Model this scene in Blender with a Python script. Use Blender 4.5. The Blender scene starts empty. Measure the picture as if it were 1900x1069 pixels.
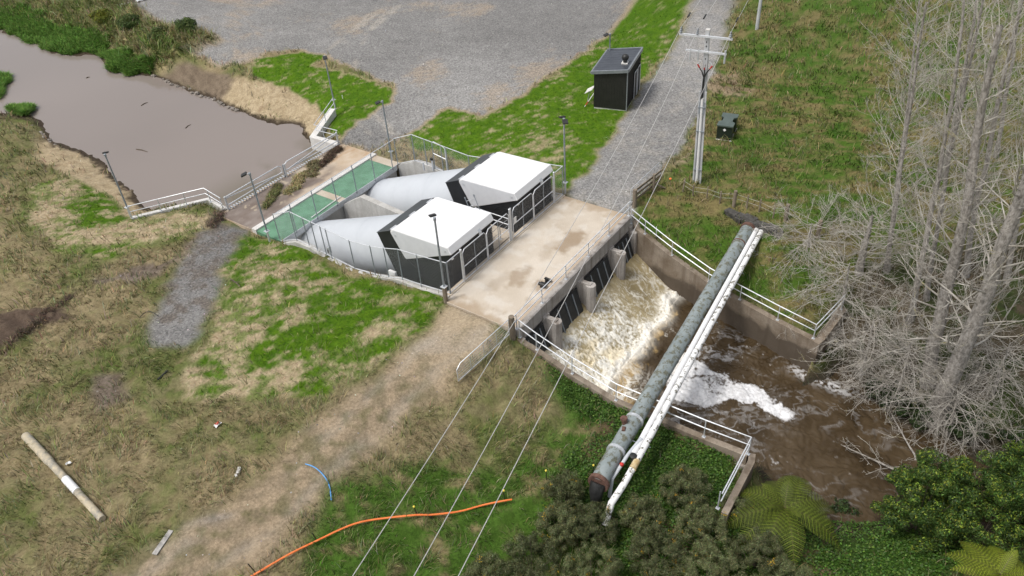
EXPO = 0.40
import bpy, math, random
import numpy as np
from mathutils import Vector
random.seed(7); rng = np.random.default_rng(7)
SC = bpy.context.scene
COL = SC.collection
PI = math.pi
# ---------------------------------------------------------------- camera model (surveyed from the photograph)
F = 1446.46; PITCH, YAW, ROLL = math.radians(-38.0313), math.radians(-53.0581), math.radians(-4.0231)
CAM = np.array([-24.768, -22.8337, 26.3512])
fwd = np.array([math.cos(PITCH)*-math.sin(YAW), math.cos(PITCH)*math.cos(YAW), math.sin(PITCH)])
rt = np.cross(fwd, [0, 0, 1]); rt /= np.linalg.norm(rt); up = np.cross(rt, fwd)
cr, sr = math.cos(ROLL), math.sin(ROLL)
rt, up = cr*rt+sr*up, -sr*rt+cr*up
def G(px, py, z=0., ax=2):
    "surveying: the point at a known height (or on a known plane) seen at a photo position"
    w = fwd+(px-950)/F*rt-(py-534.5)/F*up
    return CAM+(z-CAM[ax])/w[ax]*w
# ---------------------------------------------------------------- helpers
def tag(o, label=None, cat=None, group=None, kind=None):
    if label: o['label'] = label
    if cat: o['category'] = cat
    if group: o['group'] = group
    if kind: o['kind'] = kind
    return o
def thing(name, loc, label, cat, group=None):
    o = bpy.data.objects.new(name, None); COL.objects.link(o); o.location = tuple(float(v) for v in loc)
    o.empty_display_size = .2
    return tag(o, label, cat, group)
def root_loc(p):
    if p is None: return np.zeros(3)
    while p.parent: p = p.parent
    return np.array(p.location)
def dup(o, loc=None, rotz=None, label=None):
    def rec(s, par):
        c = s.copy(); COL.objects.link(c); c.parent = par
        for ch in list(s.children): rec(ch, c)
        return c
    c = rec(o, None)
    if loc is not None: c.location = tuple(float(v) for v in loc)
    if rotz is not None: c.rotation_euler = (0, 0, rotz)
    if label: c['label'] = label
    return c
def fast_mesh(name, V, Fc, mat, cols=None, parent=None, smooth=False, attrs=None, origin=None):
    V = np.asarray(V, np.float32); Fc = np.asarray(Fc, np.int32)
    org = root_loc(parent) if parent is not None else (np.zeros(3) if origin is None else np.asarray(origin, float))
    V = V-org.astype(np.float32)
    me = bpy.data.meshes.new(name); n, k = Fc.shape
    me.vertices.add(len(V)); me.vertices.foreach_set('co', V.ravel())
    me.loops.add(n*k); me.loops.foreach_set('vertex_index', Fc.ravel())
    me.polygons.add(n); me.polygons.foreach_set('loop_start', np.arange(n, dtype=np.int32)*k)
    me.polygons.foreach_set('loop_total', np.full(n, k, np.int32))
    me.update(calc_edges=True)
    if cols is not None:
        a = me.color_attributes.new('Col', 'FLOAT_COLOR', 'POINT')
        c = np.ones((len(V), 4), np.float32); c[:, :3] = cols; a.data.foreach_set('color', c.ravel())
    if attrs:
        for nm, val in attrs.items():
            a = me.attributes.new(nm, 'FLOAT', 'POINT'); a.data.foreach_set('value', np.asarray(val, np.float32))
    if smooth: me.polygons.foreach_set('use_smooth', np.ones(n, bool))
    me.materials.append(mat)
    o = bpy.data.objects.new(name, me); COL.objects.link(o)
    if parent is not None: o.parent = parent
    else: o.location = tuple(org)
    return o
def frame(d):
    d = np.asarray(d, float); d = d/np.linalg.norm(d)
    a = np.array([0, 0, 1.]) if abs(d[2]) < .9 else np.array([1., 0, 0])
    u = np.cross(a, d); u /= np.linalg.norm(u)
    return u, np.cross(d, u), d
class MB:
    def __init__(s): s.v = []; s.f = []; s.n = 0
    def add(s, V, Fs):
        s.v.append(np.asarray(V, float).reshape(-1, 3)); s.f += [tuple(i+s.n for i in f) for f in Fs]; s.n += len(s.v[-1]); return s
    def box(s, c, size, rz=0., ux=None):
        x, y, z = np.array(size)/2
        V = np.array([[i*x, j*y, k*z] for k in (-1, 1) for j in (-1, 1) for i in (-1, 1)])
        if ux is not None:                      # own axes: rows of ux
            V = V@np.asarray(ux, float)
        elif rz:
            c_, s_ = math.cos(rz), math.sin(rz); V = np.stack([V[:, 0]*c_-V[:, 1]*s_, V[:, 0]*s_+V[:, 1]*c_, V[:, 2]], 1)
        return s.add(V+np.asarray(c, float), [(0, 2, 3, 1), (4, 5, 7, 6), (0, 1, 5, 4), (2, 6, 7, 3), (0, 4, 6, 2), (1, 3, 7, 5)])
    def bb(s, lo, hi):
        lo, hi = np.array(lo, float), np.array(hi, float); return s.box((lo+hi)/2, hi-lo)
    def tube(s, pts, r, n=8, cap=True):
        pts = np.asarray(pts, float); m = len(pts); r = np.broadcast_to(np.asarray(r, float), (m,))
        d = np.gradient(pts, axis=0) if m > 2 else np.repeat([pts[1]-pts[0]], 2, 0)
        u, v, _ = frame(d[0]); V = []
        for i in range(m):
            t = d[i]/(np.linalg.norm(d[i])+1e-9); u = u-t*(u@t); u /= np.linalg.norm(u)+1e-9; v = np.cross(t, u)
            a = np.arange(n)*2*PI/n; V.append(pts[i]+r[i]*(np.cos(a)[:, None]*u+np.sin(a)[:, None]*v))
        Fs = [(i*n+j, i*n+(j+1) % n, (i+1)*n+(j+1) % n, (i+1)*n+j) for i in range(m-1) for j in range(n)]
        if cap: Fs += [tuple(range(n-1, -1, -1)), tuple((m-1)*n+j for j in range(n))]
        return s.add(np.concatenate(V), Fs)
    def prism(s, poly, axis, a, b):
        "closed polygon (2d) extruded along axis from a to b; poly coords are the two other axes in order"
        poly = np.asarray(poly, float); n = len(poly); V = []
        for t in (a, b):
            for p in poly: q = list(p); q.insert(axis, t); V.append(q)
        Fs = [(i, (i+1) % n, n+(i+1) % n, n+i) for i in range(n)]+[tuple(range(n-1, -1, -1)), tuple(range(n, 2*n))]
        return s.add(V, Fs)
    def lathe(s, c, prof, n=16):
        c = np.asarray(c, float); V = []; m = len(prof)
        for r, z in prof:
            a = np.arange(n)*2*PI/n; V.append(np.stack([c[0]+r*np.cos(a), c[1]+r*np.sin(a), np.full(n, c[2]+z)], 1))
        Fs = [(i*n+j, i*n+(j+1) % n, (i+1)*n+(j+1) % n, (i+1)*n+j) for i in range(m-1) for j in range(n)]
        Fs += [tuple(range(n-1, -1, -1)), tuple((m-1)*n+j for j in range(n))]
        return s.add(np.concatenate(V), Fs)
    def build(s, name, mat, parent=None, smooth=False, bevel=0., origin=None, mats=None):
        org = root_loc(parent) if parent is not None else (np.zeros(3) if origin is None else np.asarray(origin, float))
        me = bpy.data.meshes.new(name); V = np.concatenate(s.v)-org
        me.from_pydata(V.tolist(), [], s.f); me.update(); me.materials.append(mat)
        import bmesh
        bm = bmesh.new(); bm.from_mesh(me); bmesh.ops.recalc_face_normals(bm, faces=bm.faces)
        if bevel: bmesh.ops.bevel(bm, geom=list(bm.edges), offset=bevel, segments=2, affect='EDGES', profile=.6)
        bm.to_mesh(me); bm.free()
        if smooth:
            me.polygons.foreach_set('use_smooth', [True]*len(me.polygons))
            try: me.set_sharp_from_angle(angle=math.radians(40))
            except Exception: pass
        o = bpy.data.objects.new(name, me); COL.objects.link(o)
        if parent is not None: o.parent = parent
        else: o.location = tuple(org)
        return o
# ---------------------------------------------------------------- numpy noise
TAB = rng.random((256, 256))
def vn(x, y, sc=1., seed=0):
    x = np.asarray(x)*sc+seed*17.31; y = np.asarray(y)*sc+seed*9.77
    xi = np.floor(x).astype(int); yi = np.floor(y).astype(int); fx = x-xi; fy = y-yi
    fx = fx*fx*(3-2*fx); fy = fy*fy*(3-2*fy); g = lambda a, b: TAB[a % 256, b % 256]
    return (g(xi, yi)*(1-fx)+g(xi+1, yi)*fx)*(1-fy)+(g(xi, yi+1)*(1-fx)+g(xi+1, yi+1)*fx)*fy
def fbm(x, y, sc=1., seed=0, o=4):
    t = 0; a = .5; n = 0
    for i in range(o): t = t+a*vn(x, y, sc*2**i, seed+i*3); n += a; a *= .55
    return t/n
def sstep(a, b, x): t = np.clip((x-a)/(b-a), 0, 1); return t*t*(3-2*t)
def inpoly(x, y, poly):
    r = np.zeros(np.shape(x), bool); n = len(poly)
    for i in range(n):
        x0, y0 = poly[i][:2]; x1, y1 = poly[(i+1) % n][:2]
        if y0 == y1: continue
        c = ((y0 > y) != (y1 > y)) & (x < (x1-x0)*(y-y0)/(y1-y0)+x0); r ^= c
    return r
# ---------------------------------------------------------------- materials
def node_mat(name):
    m = bpy.data.materials.new(name); m.use_nodes = True; nt = m.node_tree
    return m, nt, nt.nodes['Principled BSDF'], nt.nodes.new, nt.links.new
def ramp(new, stops):
    n = new('ShaderNodeValToRGB'); e = n.color_ramp.elements
    while len(e) < len(stops): e.new(.5)
    for i, (p, c) in enumerate(stops): e[i].position = p; e[i].color = (*c, 1) if len(c) == 3 else c
    return n
def pmat(name, c1, c2, sc=3., rough=.7, metal=0., bump=0., bsc=None, lo=.35, hi=.65, spec=.5, detail=6, coord='Object', stretch=None):
    m, nt, b, new, ln = node_mat(name)
    tc = new('ShaderNodeTexCoord'); src = tc.outputs[coord]
    if stretch:
        mp = new('ShaderNodeMapping'); mp.inputs['Scale'].default_value = stretch; ln(src, mp.inputs[0]); src = mp.outputs[0]
    nz = new('ShaderNodeTexNoise'); nz.inputs['Scale'].default_value = sc; nz.inputs['Detail'].default_value = detail
    nz.inputs['Roughness'].default_value = .65
    ln(src, nz.inputs['Vector']); r = ramp(new, [(lo, c1), (hi, c2)]); ln(nz.outputs[0], r.inputs[0]); ln(r.outputs[0], b.inputs['Base Color'])
    b.inputs['Roughness'].default_value = rough; b.inputs['Metallic'].default_value = metal; b.inputs['Specular IOR Level'].default_value = spec
    if bump:
        n2 = new('ShaderNodeTexNoise'); n2.inputs['Scale'].default_value = bsc or sc*4; n2.inputs['Detail'].default_value = 5; ln(src, n2.inputs['Vector'])
        bp = new('ShaderNodeBump'); bp.inputs['Strength'].default_value = bump; bp.inputs['Distance'].default_value = .03
        ln(n2.outputs[0], bp.inputs['Height']); ln(bp.outputs[0], b.inputs['Normal'])
    return m
def concrete(name, c1, c2, stain, sc=.8, wet=None, amount=.5, streak=True, bsc=25):
    "concrete with blotches, vertical run-off streaks and (where the water reaches) a dark algae band"
    m, nt, b, new, ln = node_mat(name)
    geo = new('ShaderNodeNewGeometry'); pos = geo.outputs['Position']
    nz = new('ShaderNodeTexNoise'); nz.inputs['Scale'].default_value = sc; nz.inputs['Detail'].default_value = 8; nz.inputs['Roughness'].default_value = .62; ln(pos, nz.inputs['Vector'])
    r = ramp(new, [(.32, c1), (.66, c2)]); ln(nz.outputs[0], r.inputs[0]); out = r.outputs[0]
    nf = new('ShaderNodeTexNoise'); nf.inputs['Scale'].default_value = 14; nf.inputs['Detail'].default_value = 6; ln(pos, nf.inputs['Vector'])
    rf = ramp(new, [(.3, (.78, .77, .75)), (.7, (1.08, 1.08, 1.08))]); ln(nf.outputs[0], rf.inputs[0])
    mx = new('ShaderNodeMix'); mx.data_type = 'RGBA'; mx.blend_type = 'MULTIPLY'; mx.inputs[0].default_value = .7; ln(out, mx.inputs[6]); ln(rf.outputs[0], mx.inputs[7]); out = mx.outputs[2]
    ns = new('ShaderNodeTexNoise'); ns.inputs['Scale'].default_value = .9; ns.inputs['Detail'].default_value = 5; ln(pos, ns.inputs['Vector'])
    if streak:
        mp = new('ShaderNodeMapping'); mp.inputs['Scale'].default_value = (3.2, 3.2, .22); ln(pos, mp.inputs[0]); ln(mp.outputs[0], ns.inputs['Vector'])
    rs = ramp(new, [(.5, (0, 0, 0)), (.68, (amount,)*3)]); ln(ns.outputs[0], rs.inputs[0])
    m2 = new('ShaderNodeMix'); m2.data_type = 'RGBA'; ln(rs.outputs[0], m2.inputs[0]); ln(out, m2.inputs[6]); m2.inputs[7].default_value = (*stain, 1); out = m2.outputs[2]
    if wet is not None:
        sx = new('ShaderNodeSeparateXYZ'); ln(pos, sx.inputs[0])
        ad = new('ShaderNodeMath'); ad.operation = 'MULTIPLY_ADD'; ln(nz.outputs[0], ad.inputs[0]); ad.inputs[1].default_value = -2.0; ln(sx.outputs[2], ad.inputs[2])
        mr = new('ShaderNodeMapRange'); mr.inputs['From Min'].default_value = wet-1.0; mr.inputs['From Max'].default_value = wet-1.35; mr.inputs['To Min'].default_value = 0; mr.inputs['To Max'].default_value = .85
        ln(ad.outputs[0], mr.inputs['Value'])
        m3 = new('ShaderNodeMix'); m3.data_type = 'RGBA'; ln(mr.outputs[0], m3.inputs[0]); ln(out, m3.inputs[6]); m3.inputs[7].default_value = (.075, .058, .042, 1); out = m3.outputs[2]
    ln(out, b.inputs['Base Color']); b.inputs['Roughness'].default_value = .88; b.inputs['Specular IOR Level'].default_value = .3
    n2 = new('ShaderNodeTexNoise'); n2.inputs['Scale'].default_value = bsc; n2.inputs['Detail'].default_value = 6; ln(pos, n2.inputs['Vector'])
    bp = new('ShaderNodeBump'); bp.inputs['Strength'].default_value = .35; bp.inputs['Distance'].default_value = .02; ln(n2.outputs[0], bp.inputs['Height']); ln(bp.outputs[0], b.inputs['Normal'])
    return m
def attr_mat(name, rough=.9, trans=0., spec=.2, jitter=.0, jsc=40.):
    m, nt, b, new, ln = node_mat(name)
    a = new('ShaderNodeAttribute'); a.attribute_name = 'Col'; out = a.outputs[0]
    if jitter:
        geo = new('ShaderNodeNewGeometry'); nz = new('ShaderNodeTexNoise'); nz.inputs['Scale'].default_value = jsc; nz.inputs['Detail'].default_value = 4; ln(geo.outputs['Position'], nz.inputs['Vector'])
        r = ramp(new, [(.3, (1-jitter,)*3), (.7, (1+jitter,)*3)]); ln(nz.outputs[0], r.inputs[0])
        mx = new('ShaderNodeMix'); mx.data_type = 'RGBA'; mx.blend_type = 'MULTIPLY'; mx.inputs[0].default_value = 1; ln(out, mx.inputs[6]); ln(r.outputs[0], mx.inputs[7]); out = mx.outputs[2]
    ln(out, b.inputs['Base Color']); b.inputs['Roughness'].default_value = rough; b.inputs['Specular IOR Level'].default_value = spec
    if trans:
        t = new('ShaderNodeBsdfTranslucent'); ln(out, t.inputs[0]); ms = new('ShaderNodeMixShader'); ms.inputs[0].default_value = trans
        ln(b.outputs[0], ms.inputs[1]); ln(t.outputs[0], ms.inputs[2]); ln(ms.outputs[0], nt.nodes['Material Output'].inputs[0])
    return m
M = {}
M['deck'] = concrete('deck_concrete', (.50, .42, .32), (.62, .55, .46), (.33, .22, .12), sc=.5, amount=.28, streak=False)
M['slab'] = concrete('slab_concrete', (.45, .33, .22), (.62, .53, .43), (.22, .17, .14), sc=.45, amount=.75, streak=False)
M['old'] = concrete('weathered_concrete', (.31, .285, .26), (.47, .44, .41), (.16, .13, .105), sc=1.1, wet=-2.6, amount=.7)
M['wing'] = concrete('wing_concrete', (.17, .13, .092), (.33, .28, .225), (.11, .08, .055), sc=.75, wet=-2.5, amount=.6)
M['new'] = concrete('fresh_concrete', (.42, .41, .385), (.56, .55, .525), (.30, .28, .25), sc=1.2, amount=.4)
M['kerb'] = concrete('pale_kerb_concrete', (.62, .60, .57), (.74, .73, .71), (.5, .47, .42), sc=1.3, amount=.3)
M['galv'] = pmat('galvanised_steel', (.50, .52, .54), (.68, .70, .72), 9, .42, .35)
M['rail'] = pmat('bright_galvanised_rail', (.60, .62, .65), (.74, .76, .79), 6, .38, .2)
M['post'] = pmat('grey_galvanised_post', (.22, .25, .28), (.33, .36, .39), 9, .5, .3)
M['white'] = pmat('white_cladding', (.78, .78, .78), (.83, .83, .83), 1.2, .45, lo=.3, hi=.7)
M['tube'] = pmat('tube_paint', (.47, .495, .525), (.55, .575, .605), .5, .45, lo=.25, hi=.75)
M['black'] = pmat('charcoal_cladding', (.012, .013, .015), (.022, .024, .027), 2, .42)
M['blacktop'] = pmat('roof_metal_sky_tint', (.04, .045, .055), (.06, .066, .078), 2, .35, spec=.7)  # collar top's sky reflection painted in as slate; shed roof shares it
M['rubber'] = pmat('black_flap_rubber', (.010, .012, .014), (.026, .029, .031), 4, .5, bump=.1)
M['timber'] = pmat('weathered_timber', (.13, .10, .07), (.30, .25, .19), 6, .9, bump=.4, stretch=(3, 3, .4))
M['palewood'] = pmat('pale_timber', (.36, .29, .19), (.52, .44, .31), 5, .85, bump=.3)
M['dark'] = pmat('black_plastic', (.012, .012, .012), (.03, .03, .03), 5, .5)
M['yellow'] = pmat('yellow_cap', (.75, .6, .06), (.85, .7, .12), 5, .5)
M['red'] = pmat('red_paint', (.45, .02, .015), (.6, .04, .03), 5, .5)
M['rust'] = pmat('rusted_iron', (.07, .035, .025), (.17, .09, .065), 8, .85, bump=.3)
M['cabinet'] = pmat('dark_green_enamel', (.014, .022, .016), (.022, .034, .025), 3, .35)
M['cabtop'] = pmat('pale_green_lid', (.07, .095, .082), (.10, .13, .115), 3, .4)  # lid a paler green than the body
M['polec'] = pmat('pole_concrete', (.42, .43, .44), (.58, .59, .60), 2.5, .75, bump=.15, stretch=(1, 1, .3))
M['whiteplast'] = pmat('white_plastic', (.75, .75, .74), (.82, .82, .81), 5, .5)
M['glass'] = pmat('lamp_lens', (.5, .5, .48), (.62, .62, .6), 5, .2)
M['wire'] = pmat('aluminium_wire', (.42, .41, .40), (.55, .54, .52), 5, .5)
M['orange'] = pmat('orange_conduit', (.85, .19, .045), (.95, .27, .08), 3, .45)
M['blue'] = pmat('blue_hose', (.08, .28, .60), (.14, .38, .70), 3, .45)
M['rock'] = pmat('loose_rock', (.16, .14, .12), (.40, .36, .31), 5, .9, bump=.5)
M['mud'] = pmat('dark_soil', (.05, .035, .028), (.12, .085, .062), 7, .95, bump=.6)
M['shed'] = pmat('shed_cladding', (.012, .0115, .0095), (.019, .018, .0155), 2, .6)
M['bark'] = pmat('pale_poplar_bark', (.15, .135, .115), (.43, .40, .365), 4, .9, bump=.5, stretch=(2, 2, 1.2))
M['brownstem'] = pmat('brown_stem', (.06, .045, .03), (.14, .11, .08), 5, .9)
M['grass'] = attr_mat('grass_blades', .85, .25)
M['leaf'] = attr_mat('leaves', .6, .25, .35)
M['weed'] = attr_mat('cut_weed', .9, .1)
def grate_mat():
    m, nt, b, new, ln = node_mat('green_grating')
    geo = new('ShaderNodeNewGeometry'); nz = new('ShaderNodeTexNoise'); nz.inputs['Scale'].default_value = 1.6; nz.inputs['Detail'].default_value = 7; ln(geo.outputs['Position'], nz.inputs['Vector'])
    r = ramp(new, [(.3, (.085, .195, .115)), (.7, (.13, .28, .175))]); ln(nz.outputs[0], r.inputs[0])
    br = new('ShaderNodeTexBrick'); br.offset = 0; br.inputs['Scale'].default_value = 1; br.inputs['Brick Width'].default_value = .06; br.inputs['Row Height'].default_value = .06
    br.inputs['Mortar Size'].default_value = .018; br.inputs['Color1'].default_value = br.inputs['Color2'].default_value = (.62, .62, .62, 1); br.inputs['Mortar'].default_value = (1.15, 1.15, 1.15, 1)
    ln(geo.outputs['Position'], br.inputs['Vector'])
    mx = new('ShaderNodeMix'); mx.data_type = 'RGBA'; mx.blend_type = 'MULTIPLY'; mx.inputs[0].default_value = 1; ln(r.outputs[0], mx.inputs[6]); ln(br.outputs[0], mx.inputs[7])
    ln(mx.outputs[2], b.inputs['Base Color']); b.inputs['Roughness'].default_value = .7
    return m
M['grate'] = grate_mat()
def mesh_mat():
    "woven wire: two diagonal families of strands, open between them"
    m, nt, b, new, ln = node_mat('chain_link')
    geo = new('ShaderNodeNewGeometry'); sx = new('ShaderNodeSeparateXYZ'); ln(geo.outputs['Position'], sx.inputs[0])
    def mth(op, a, c=None):
        n = new('ShaderNodeMath'); n.operation = op
        for i, q in enumerate((a, c)):
            if q is None: continue
            if isinstance(q, (int, float)): n.inputs[i].default_value = q
            else: ln(q, n.inputs[i])
        return n.outputs[0]
    h = mth('ADD', sx.outputs[0], sx.outputs[1]); fs = []
    for sgn in ('ADD', 'SUBTRACT'):
        t = mth('FRACT', mth('MULTIPLY', mth(sgn, h, sx.outputs[2]), 16.)); fs.append(mth('LESS_THAN', t, .062))
    fac = mth('MAXIMUM', fs[0], fs[1])
    tr = new('ShaderNodeBsdfTransparent'); ms = new('ShaderNodeMixShader'); ln(fac, ms.inputs[0]); ln(tr.outputs[0], ms.inputs[1]); ln(b.outputs[0], ms.inputs[2])
    b.inputs['Base Color'].default_value = (.5, .52, .54, 1); b.inputs['Roughness'].default_value = .5; b.inputs['Metallic'].default_value = .3
    ln(ms.outputs[0], nt.nodes['Material Output'].inputs[0]); return m
M['mesh'] = mesh_mat()
def patch_mat(name, base1, base2, p1, p2, sc, lo, hi, rough=.6, stretch=None, metal=0.):
    "paint (base) flaking or mossy in patches (p)"
    m, nt, b, new, ln = node_mat(name)
    tc = new('ShaderNodeTexCoord'); src = tc.outputs['Object']
    if stretch:
        mp = new('ShaderNodeMapping'); mp.inputs['Scale'].default_value = stretch; ln(src, mp.inputs[0]); src = mp.outputs[0]
    def nz(s, d=6):
        n = new('ShaderNodeTexNoise'); n.inputs['Scale'].default_value = s; n.inputs['Detail'].default_value = d; n.inputs['Roughness'].default_value = .7; ln(src, n.inputs['Vector']); return n.outputs[0]
    a = ramp(new, [(.35, base1), (.65, base2)]); ln(nz(1.3), a.inputs[0]); c = ramp(new, [(.35, p1), (.65, p2)]); ln(nz(9), c.inputs[0])
    f = ramp(new, [(lo, (0, 0, 0)), (hi, (1, 1, 1))]); ln(nz(sc, 8), f.inputs[0])
    mx = new('ShaderNodeMix'); mx.data_type = 'RGBA'; ln(f.outputs[0], mx.inputs[0]); ln(a.outputs[0], mx.inputs[6]); ln(c.outputs[0], mx.inputs[7])
    ln(mx.outputs[2], b.inputs['Base Color']); b.inputs['Roughness'].default_value = rough; b.inputs['Metallic'].default_value = metal
    bp = new('ShaderNodeBump'); bp.inputs['Strength'].default_value = .3; bp.inputs['Distance'].default_value = .02; ln(f.outputs[0], bp.inputs['Height']); ln(bp.outputs[0], b.inputs['Normal'])
    return m
M['twig'] = patch_mat('bare_twig', (.25, .225, .185), (.56, .53, .48), (.22, .20, .09), (.42, .37, .17), .9, .58, .66, .9)
M['pipe'] = patch_mat('flaking_blue_grey_paint', (.20, .235, .235), (.28, .315, .315), (.07, .075, .05), (.19, .19, .14), 3.6, .50, .57)
M['wpipe'] = patch_mat('mossy_white_paint', (.78, .78, .77), (.84, .84, .83), (.06, .055, .04), (.25, .23, .18), 4.2, .545, .575)
M['log'] = patch_mat('grey_log_wood', (.40, .34, .24), (.58, .50, .36), (.22, .21, .18), (.36, .34, .29), 1.2, .45, .6, .9, (1, 1, 1))
# ---------------------------------------------------------------- terrain
ZP, ZR, ZU = -2.4, -4.1, -1.4       # pond level, river level, upstream platform
CP = []
def cw(*a): CP.extend(a)
def cp(*a):
    for px, py, z in a:
        q = G(px, py, z); CP.append((q[0], q[1], z))
cw((-1, -1, 0), (-1, -3.6, -.03), (12.6, .3, 0), (12.6, -4, 0), (13.5, -2, 0), (6, -2.5, -.3), (2, -1, -.3), (9, -4, -.3))
cp((880, 600, 0), (750, 650, -.1), (600, 880, -.25), (300, 1000, -.25), (450, 1060, -.3), (680, 780, -.2), (840, 690, -.1))
for X0 in (-.7, 12.4):
    cw((X0, 2.4, -.35), (X0, 5.7, -.85), (X0, 7.5, -1.1), (X0, 10, -.9), (X0, 12.3, -.85), (X0, 14.2, -1.42), (X0, 17, -1.42), (X0, 19, -1.42))
cp((500, 560, -.8), (650, 600, -.35), (400, 650, -.7), (350, 740, -.6), (560, 700, -.35), (420, 430, -1.4), (330, 600, -.9), (760, 600, -.1))
cp((100, 500, -.8), (100, 700, -.5), (50, 850, -.3), (150, 950, -.3), (0, 1069, -.3), (250, 850, -.4), (60, 370, -1.15), (0, 400, -1.0), (0, 600, -.6))
cp((700, 900, -.8), (800, 880, -1.3), (900, 830, -1.6), (960, 700, -.9), (1000, 760, -1.6), (1050, 800, -2.05), (1100, 880, -2.2), (900, 950, -2.), (700, 1000, -1.2), (1000, 1000, -2.4),
   (1250, 950, -2.4), (1320, 830, -2.15), (1200, 790, -2.15), (950, 645, -.35), (860, 740, -.6), (560, 1000, -.6), (560, 1069, -.7), (800, 1060, -2.), (1000, 1069, -2.5), (1200, 1069, -2.8))
for y, z in ((-5.6, -.75), (-6.5, -1.05), (-8, -1.6), (-10.5, -2.15), (-13, -2.15), (-15, -2.12), (-16.6, -2.1)): cw((-1.0, y, z))
cp((1345, 960, -2.7), (1420, 960, -3.5), (1500, 970, -3.7), (1590, 975, -3.9), (1700, 1000, -2.6), (1850, 1050, -2.), (1500, 1069, -3.2), (1400, 1040, -2.9), (1750, 1069, -2.5), (1900, 960, -3.2))
cw((6, -20, -5.4), (3, -20, -5.4), (4, -23.5, -5.4), (3, -28, -5.4), (2, -36, -5.4), (5, -18, -5.4), (2, -18, -5.2), (6.3, -21.3, -4.7))
WR = [(11.75, -4.95, -.3), (11.45, -5.4, -.62), (11.25, -6.0, -.72), (10.88, -8.0, -1.36), (10.4, -10.6, -2.0), (9.65, -12.8, -1.95), (8.95, -15.2, -1.9), (8.4, -17.3, -1.85)]
WL = [(-.6, -4.95, -.3), (-.55, -5.4, -.55), (-.5, -6.0, -.72), (-.5, -8.1, -1.36), (-.5, -10.6, -1.92), (-.5, -13.0, -1.87), (-.5, -15.2, -1.84), (-.45, -17.3, -1.78)]
for x, y, z in WR[1:]: cw((x+.75, y+.1, z-.12))
cp((1250, 380, -.25), (1185, 392, -.05), (1300, 450, -.9), (1350, 430, -.75), (1360, 380, -.1), (1450, 425, -.25), (1500, 500, -1.), (1450, 520, -1.4), (1550, 600, -2.), (1545, 640, -3.3), (1600, 700, -3.9),
   (1560, 690, -4.2), (1650, 770, -4.), (1640, 700, -3.4), (1620, 620, -2.4), (1700, 720, -3.2), (1700, 600, -1.6), (1800, 760, -3.), (1800, 600, -1.2), (1600, 450, -.4), (1850, 450, -.3), (1880, 700, -2.), (1760, 830, -4.1), (1880, 850, -3.9))
cp((1500, 250, 0), (1700, 150, .2), (1400, 100, 0), (1300, 300, 0), (1880, 50, .2), (1250, 150, 0), (1300, 20, 0), (1110, 340, 0), (1000, 220, -.15), (1080, 300, 0), (850, 230, -.5), (780, 255, -1.), (720, 252, -1.2),
   (900, 290, -.6), (1000, 300, -.2), (680, 265, -1.35), (700, 215, -.85), (760, 180, -.45), (900, 100, -.1), (700, 60, 0), (1050, 30, 0), (500, 60, -.2), (400, 95, -.5), (300, 30, -.2))
cp((640, 170, -.8), (700, 190, -.7), (560, 120, -.5), (620, 235, -1.2), (520, 150, -.95), (440, 140, -.75), (590, 195, -1.2), (350, 110, -.75), (500, 175, -1.35))
cp((290, 142, ZP), (395, 182, ZP), (470, 218, ZP), (560, 248, ZP), (330, 157, ZP), (430, 199, ZP), (515, 233, ZP))
cp((275, 392, ZP), (250, 352, ZP), (195, 302, ZP), (145, 280, ZP), (95, 262, ZP), (60, 215, ZP), (10, 190, ZP))
cp((200, 385, -1.65), (243, 405, -1.45), (150, 335, -1.65), (90, 290, -1.7), (20, 240, -1.5), (320, 400, -1.35), (170, 420, -1.3), (100, 350, -1.3))
cp((85, 97, ZP), (195, 98, ZP), (200, 135, ZP), (0, 55, ZP), (140, 104, ZP), (250, 136, ZP), (0, 20, -1.6), (200, 62, -1.2), (250, 100, -1.5), (100, 30, -.9), (300, 95, -.6), (40, 5, -.7), (200, 30, -.5))
cp((150, 180, -3.8), (350, 250, -3.8), (480, 310, -3.8), (300, 320, -3.8), (60, 110, -3.8), (280, 180, -3.6), (400, 340, -3.8), (330, 360, -3.6), (30, 150, -3.6), (180, 250, -3.6), (540, 270, -3.7))
cw((.45, 20.8, -1.42), (.3, 21.6, -1.38), (.3, 22.5, -1.34), (-.8, 23.2, -1.32), (-1.9, 24.0, -1.30), (12.4, 20.9, -1.4), (12.7, 22., -1.3))
cw((6, 21, -3.8), (2.6, 21.5, -3.8), (10, 21.5, -3.8), (-8, 60, -3.5), (-40, 60, -.5), (60, 60, 0), (90, 20, 0), (60, -50, 0), (90, -60, 0), (-40, -10, -.3), (-40, 20, -.5), (-30, 40, -.7), (40, 90, 0), (0, -60, -5), (-30, -40, -2.5), (-60, -60, -1), (30, -60, -1), (16, 90, -3), (40, 40, 0), (60, 0, 0))
CPA = np.array(CP)
_d = np.hypot(CPA[:, None, 0]-CPA[None, :, 0], CPA[:, None, 1]-CPA[None, :, 1])
_A = np.block([[-_d+np.eye(len(CPA))*.15, np.ones((len(CPA), 1))], [np.ones((1, len(CPA))), np.zeros((1, 1))]])
_w = np.linalg.solve(_A, np.append(CPA[:, 2], 0))
def Hbase(x, y):
    x = np.asarray(x, float); y = np.asarray(y, float); o = np.full(x.shape, _w[-1])
    for (cx, cy, _), w in zip(CPA, _w[:-1]): o -= w*np.hypot(x-cx, y-cy)
    return np.clip(o, -6, .6)
def GT(px, py, dz=0.):
    "where the line of sight meets the terrain"
    z = -.5
    for _ in range(14):
        q = G(px, py, z); z = .5*z+.5*float(Hbase(q[0], q[1]))
    q = G(px, py, z); return np.array([q[0], q[1], z+dz])
def P(*pts): return [tuple(GT(*p)[:2]) for p in pts]
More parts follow.
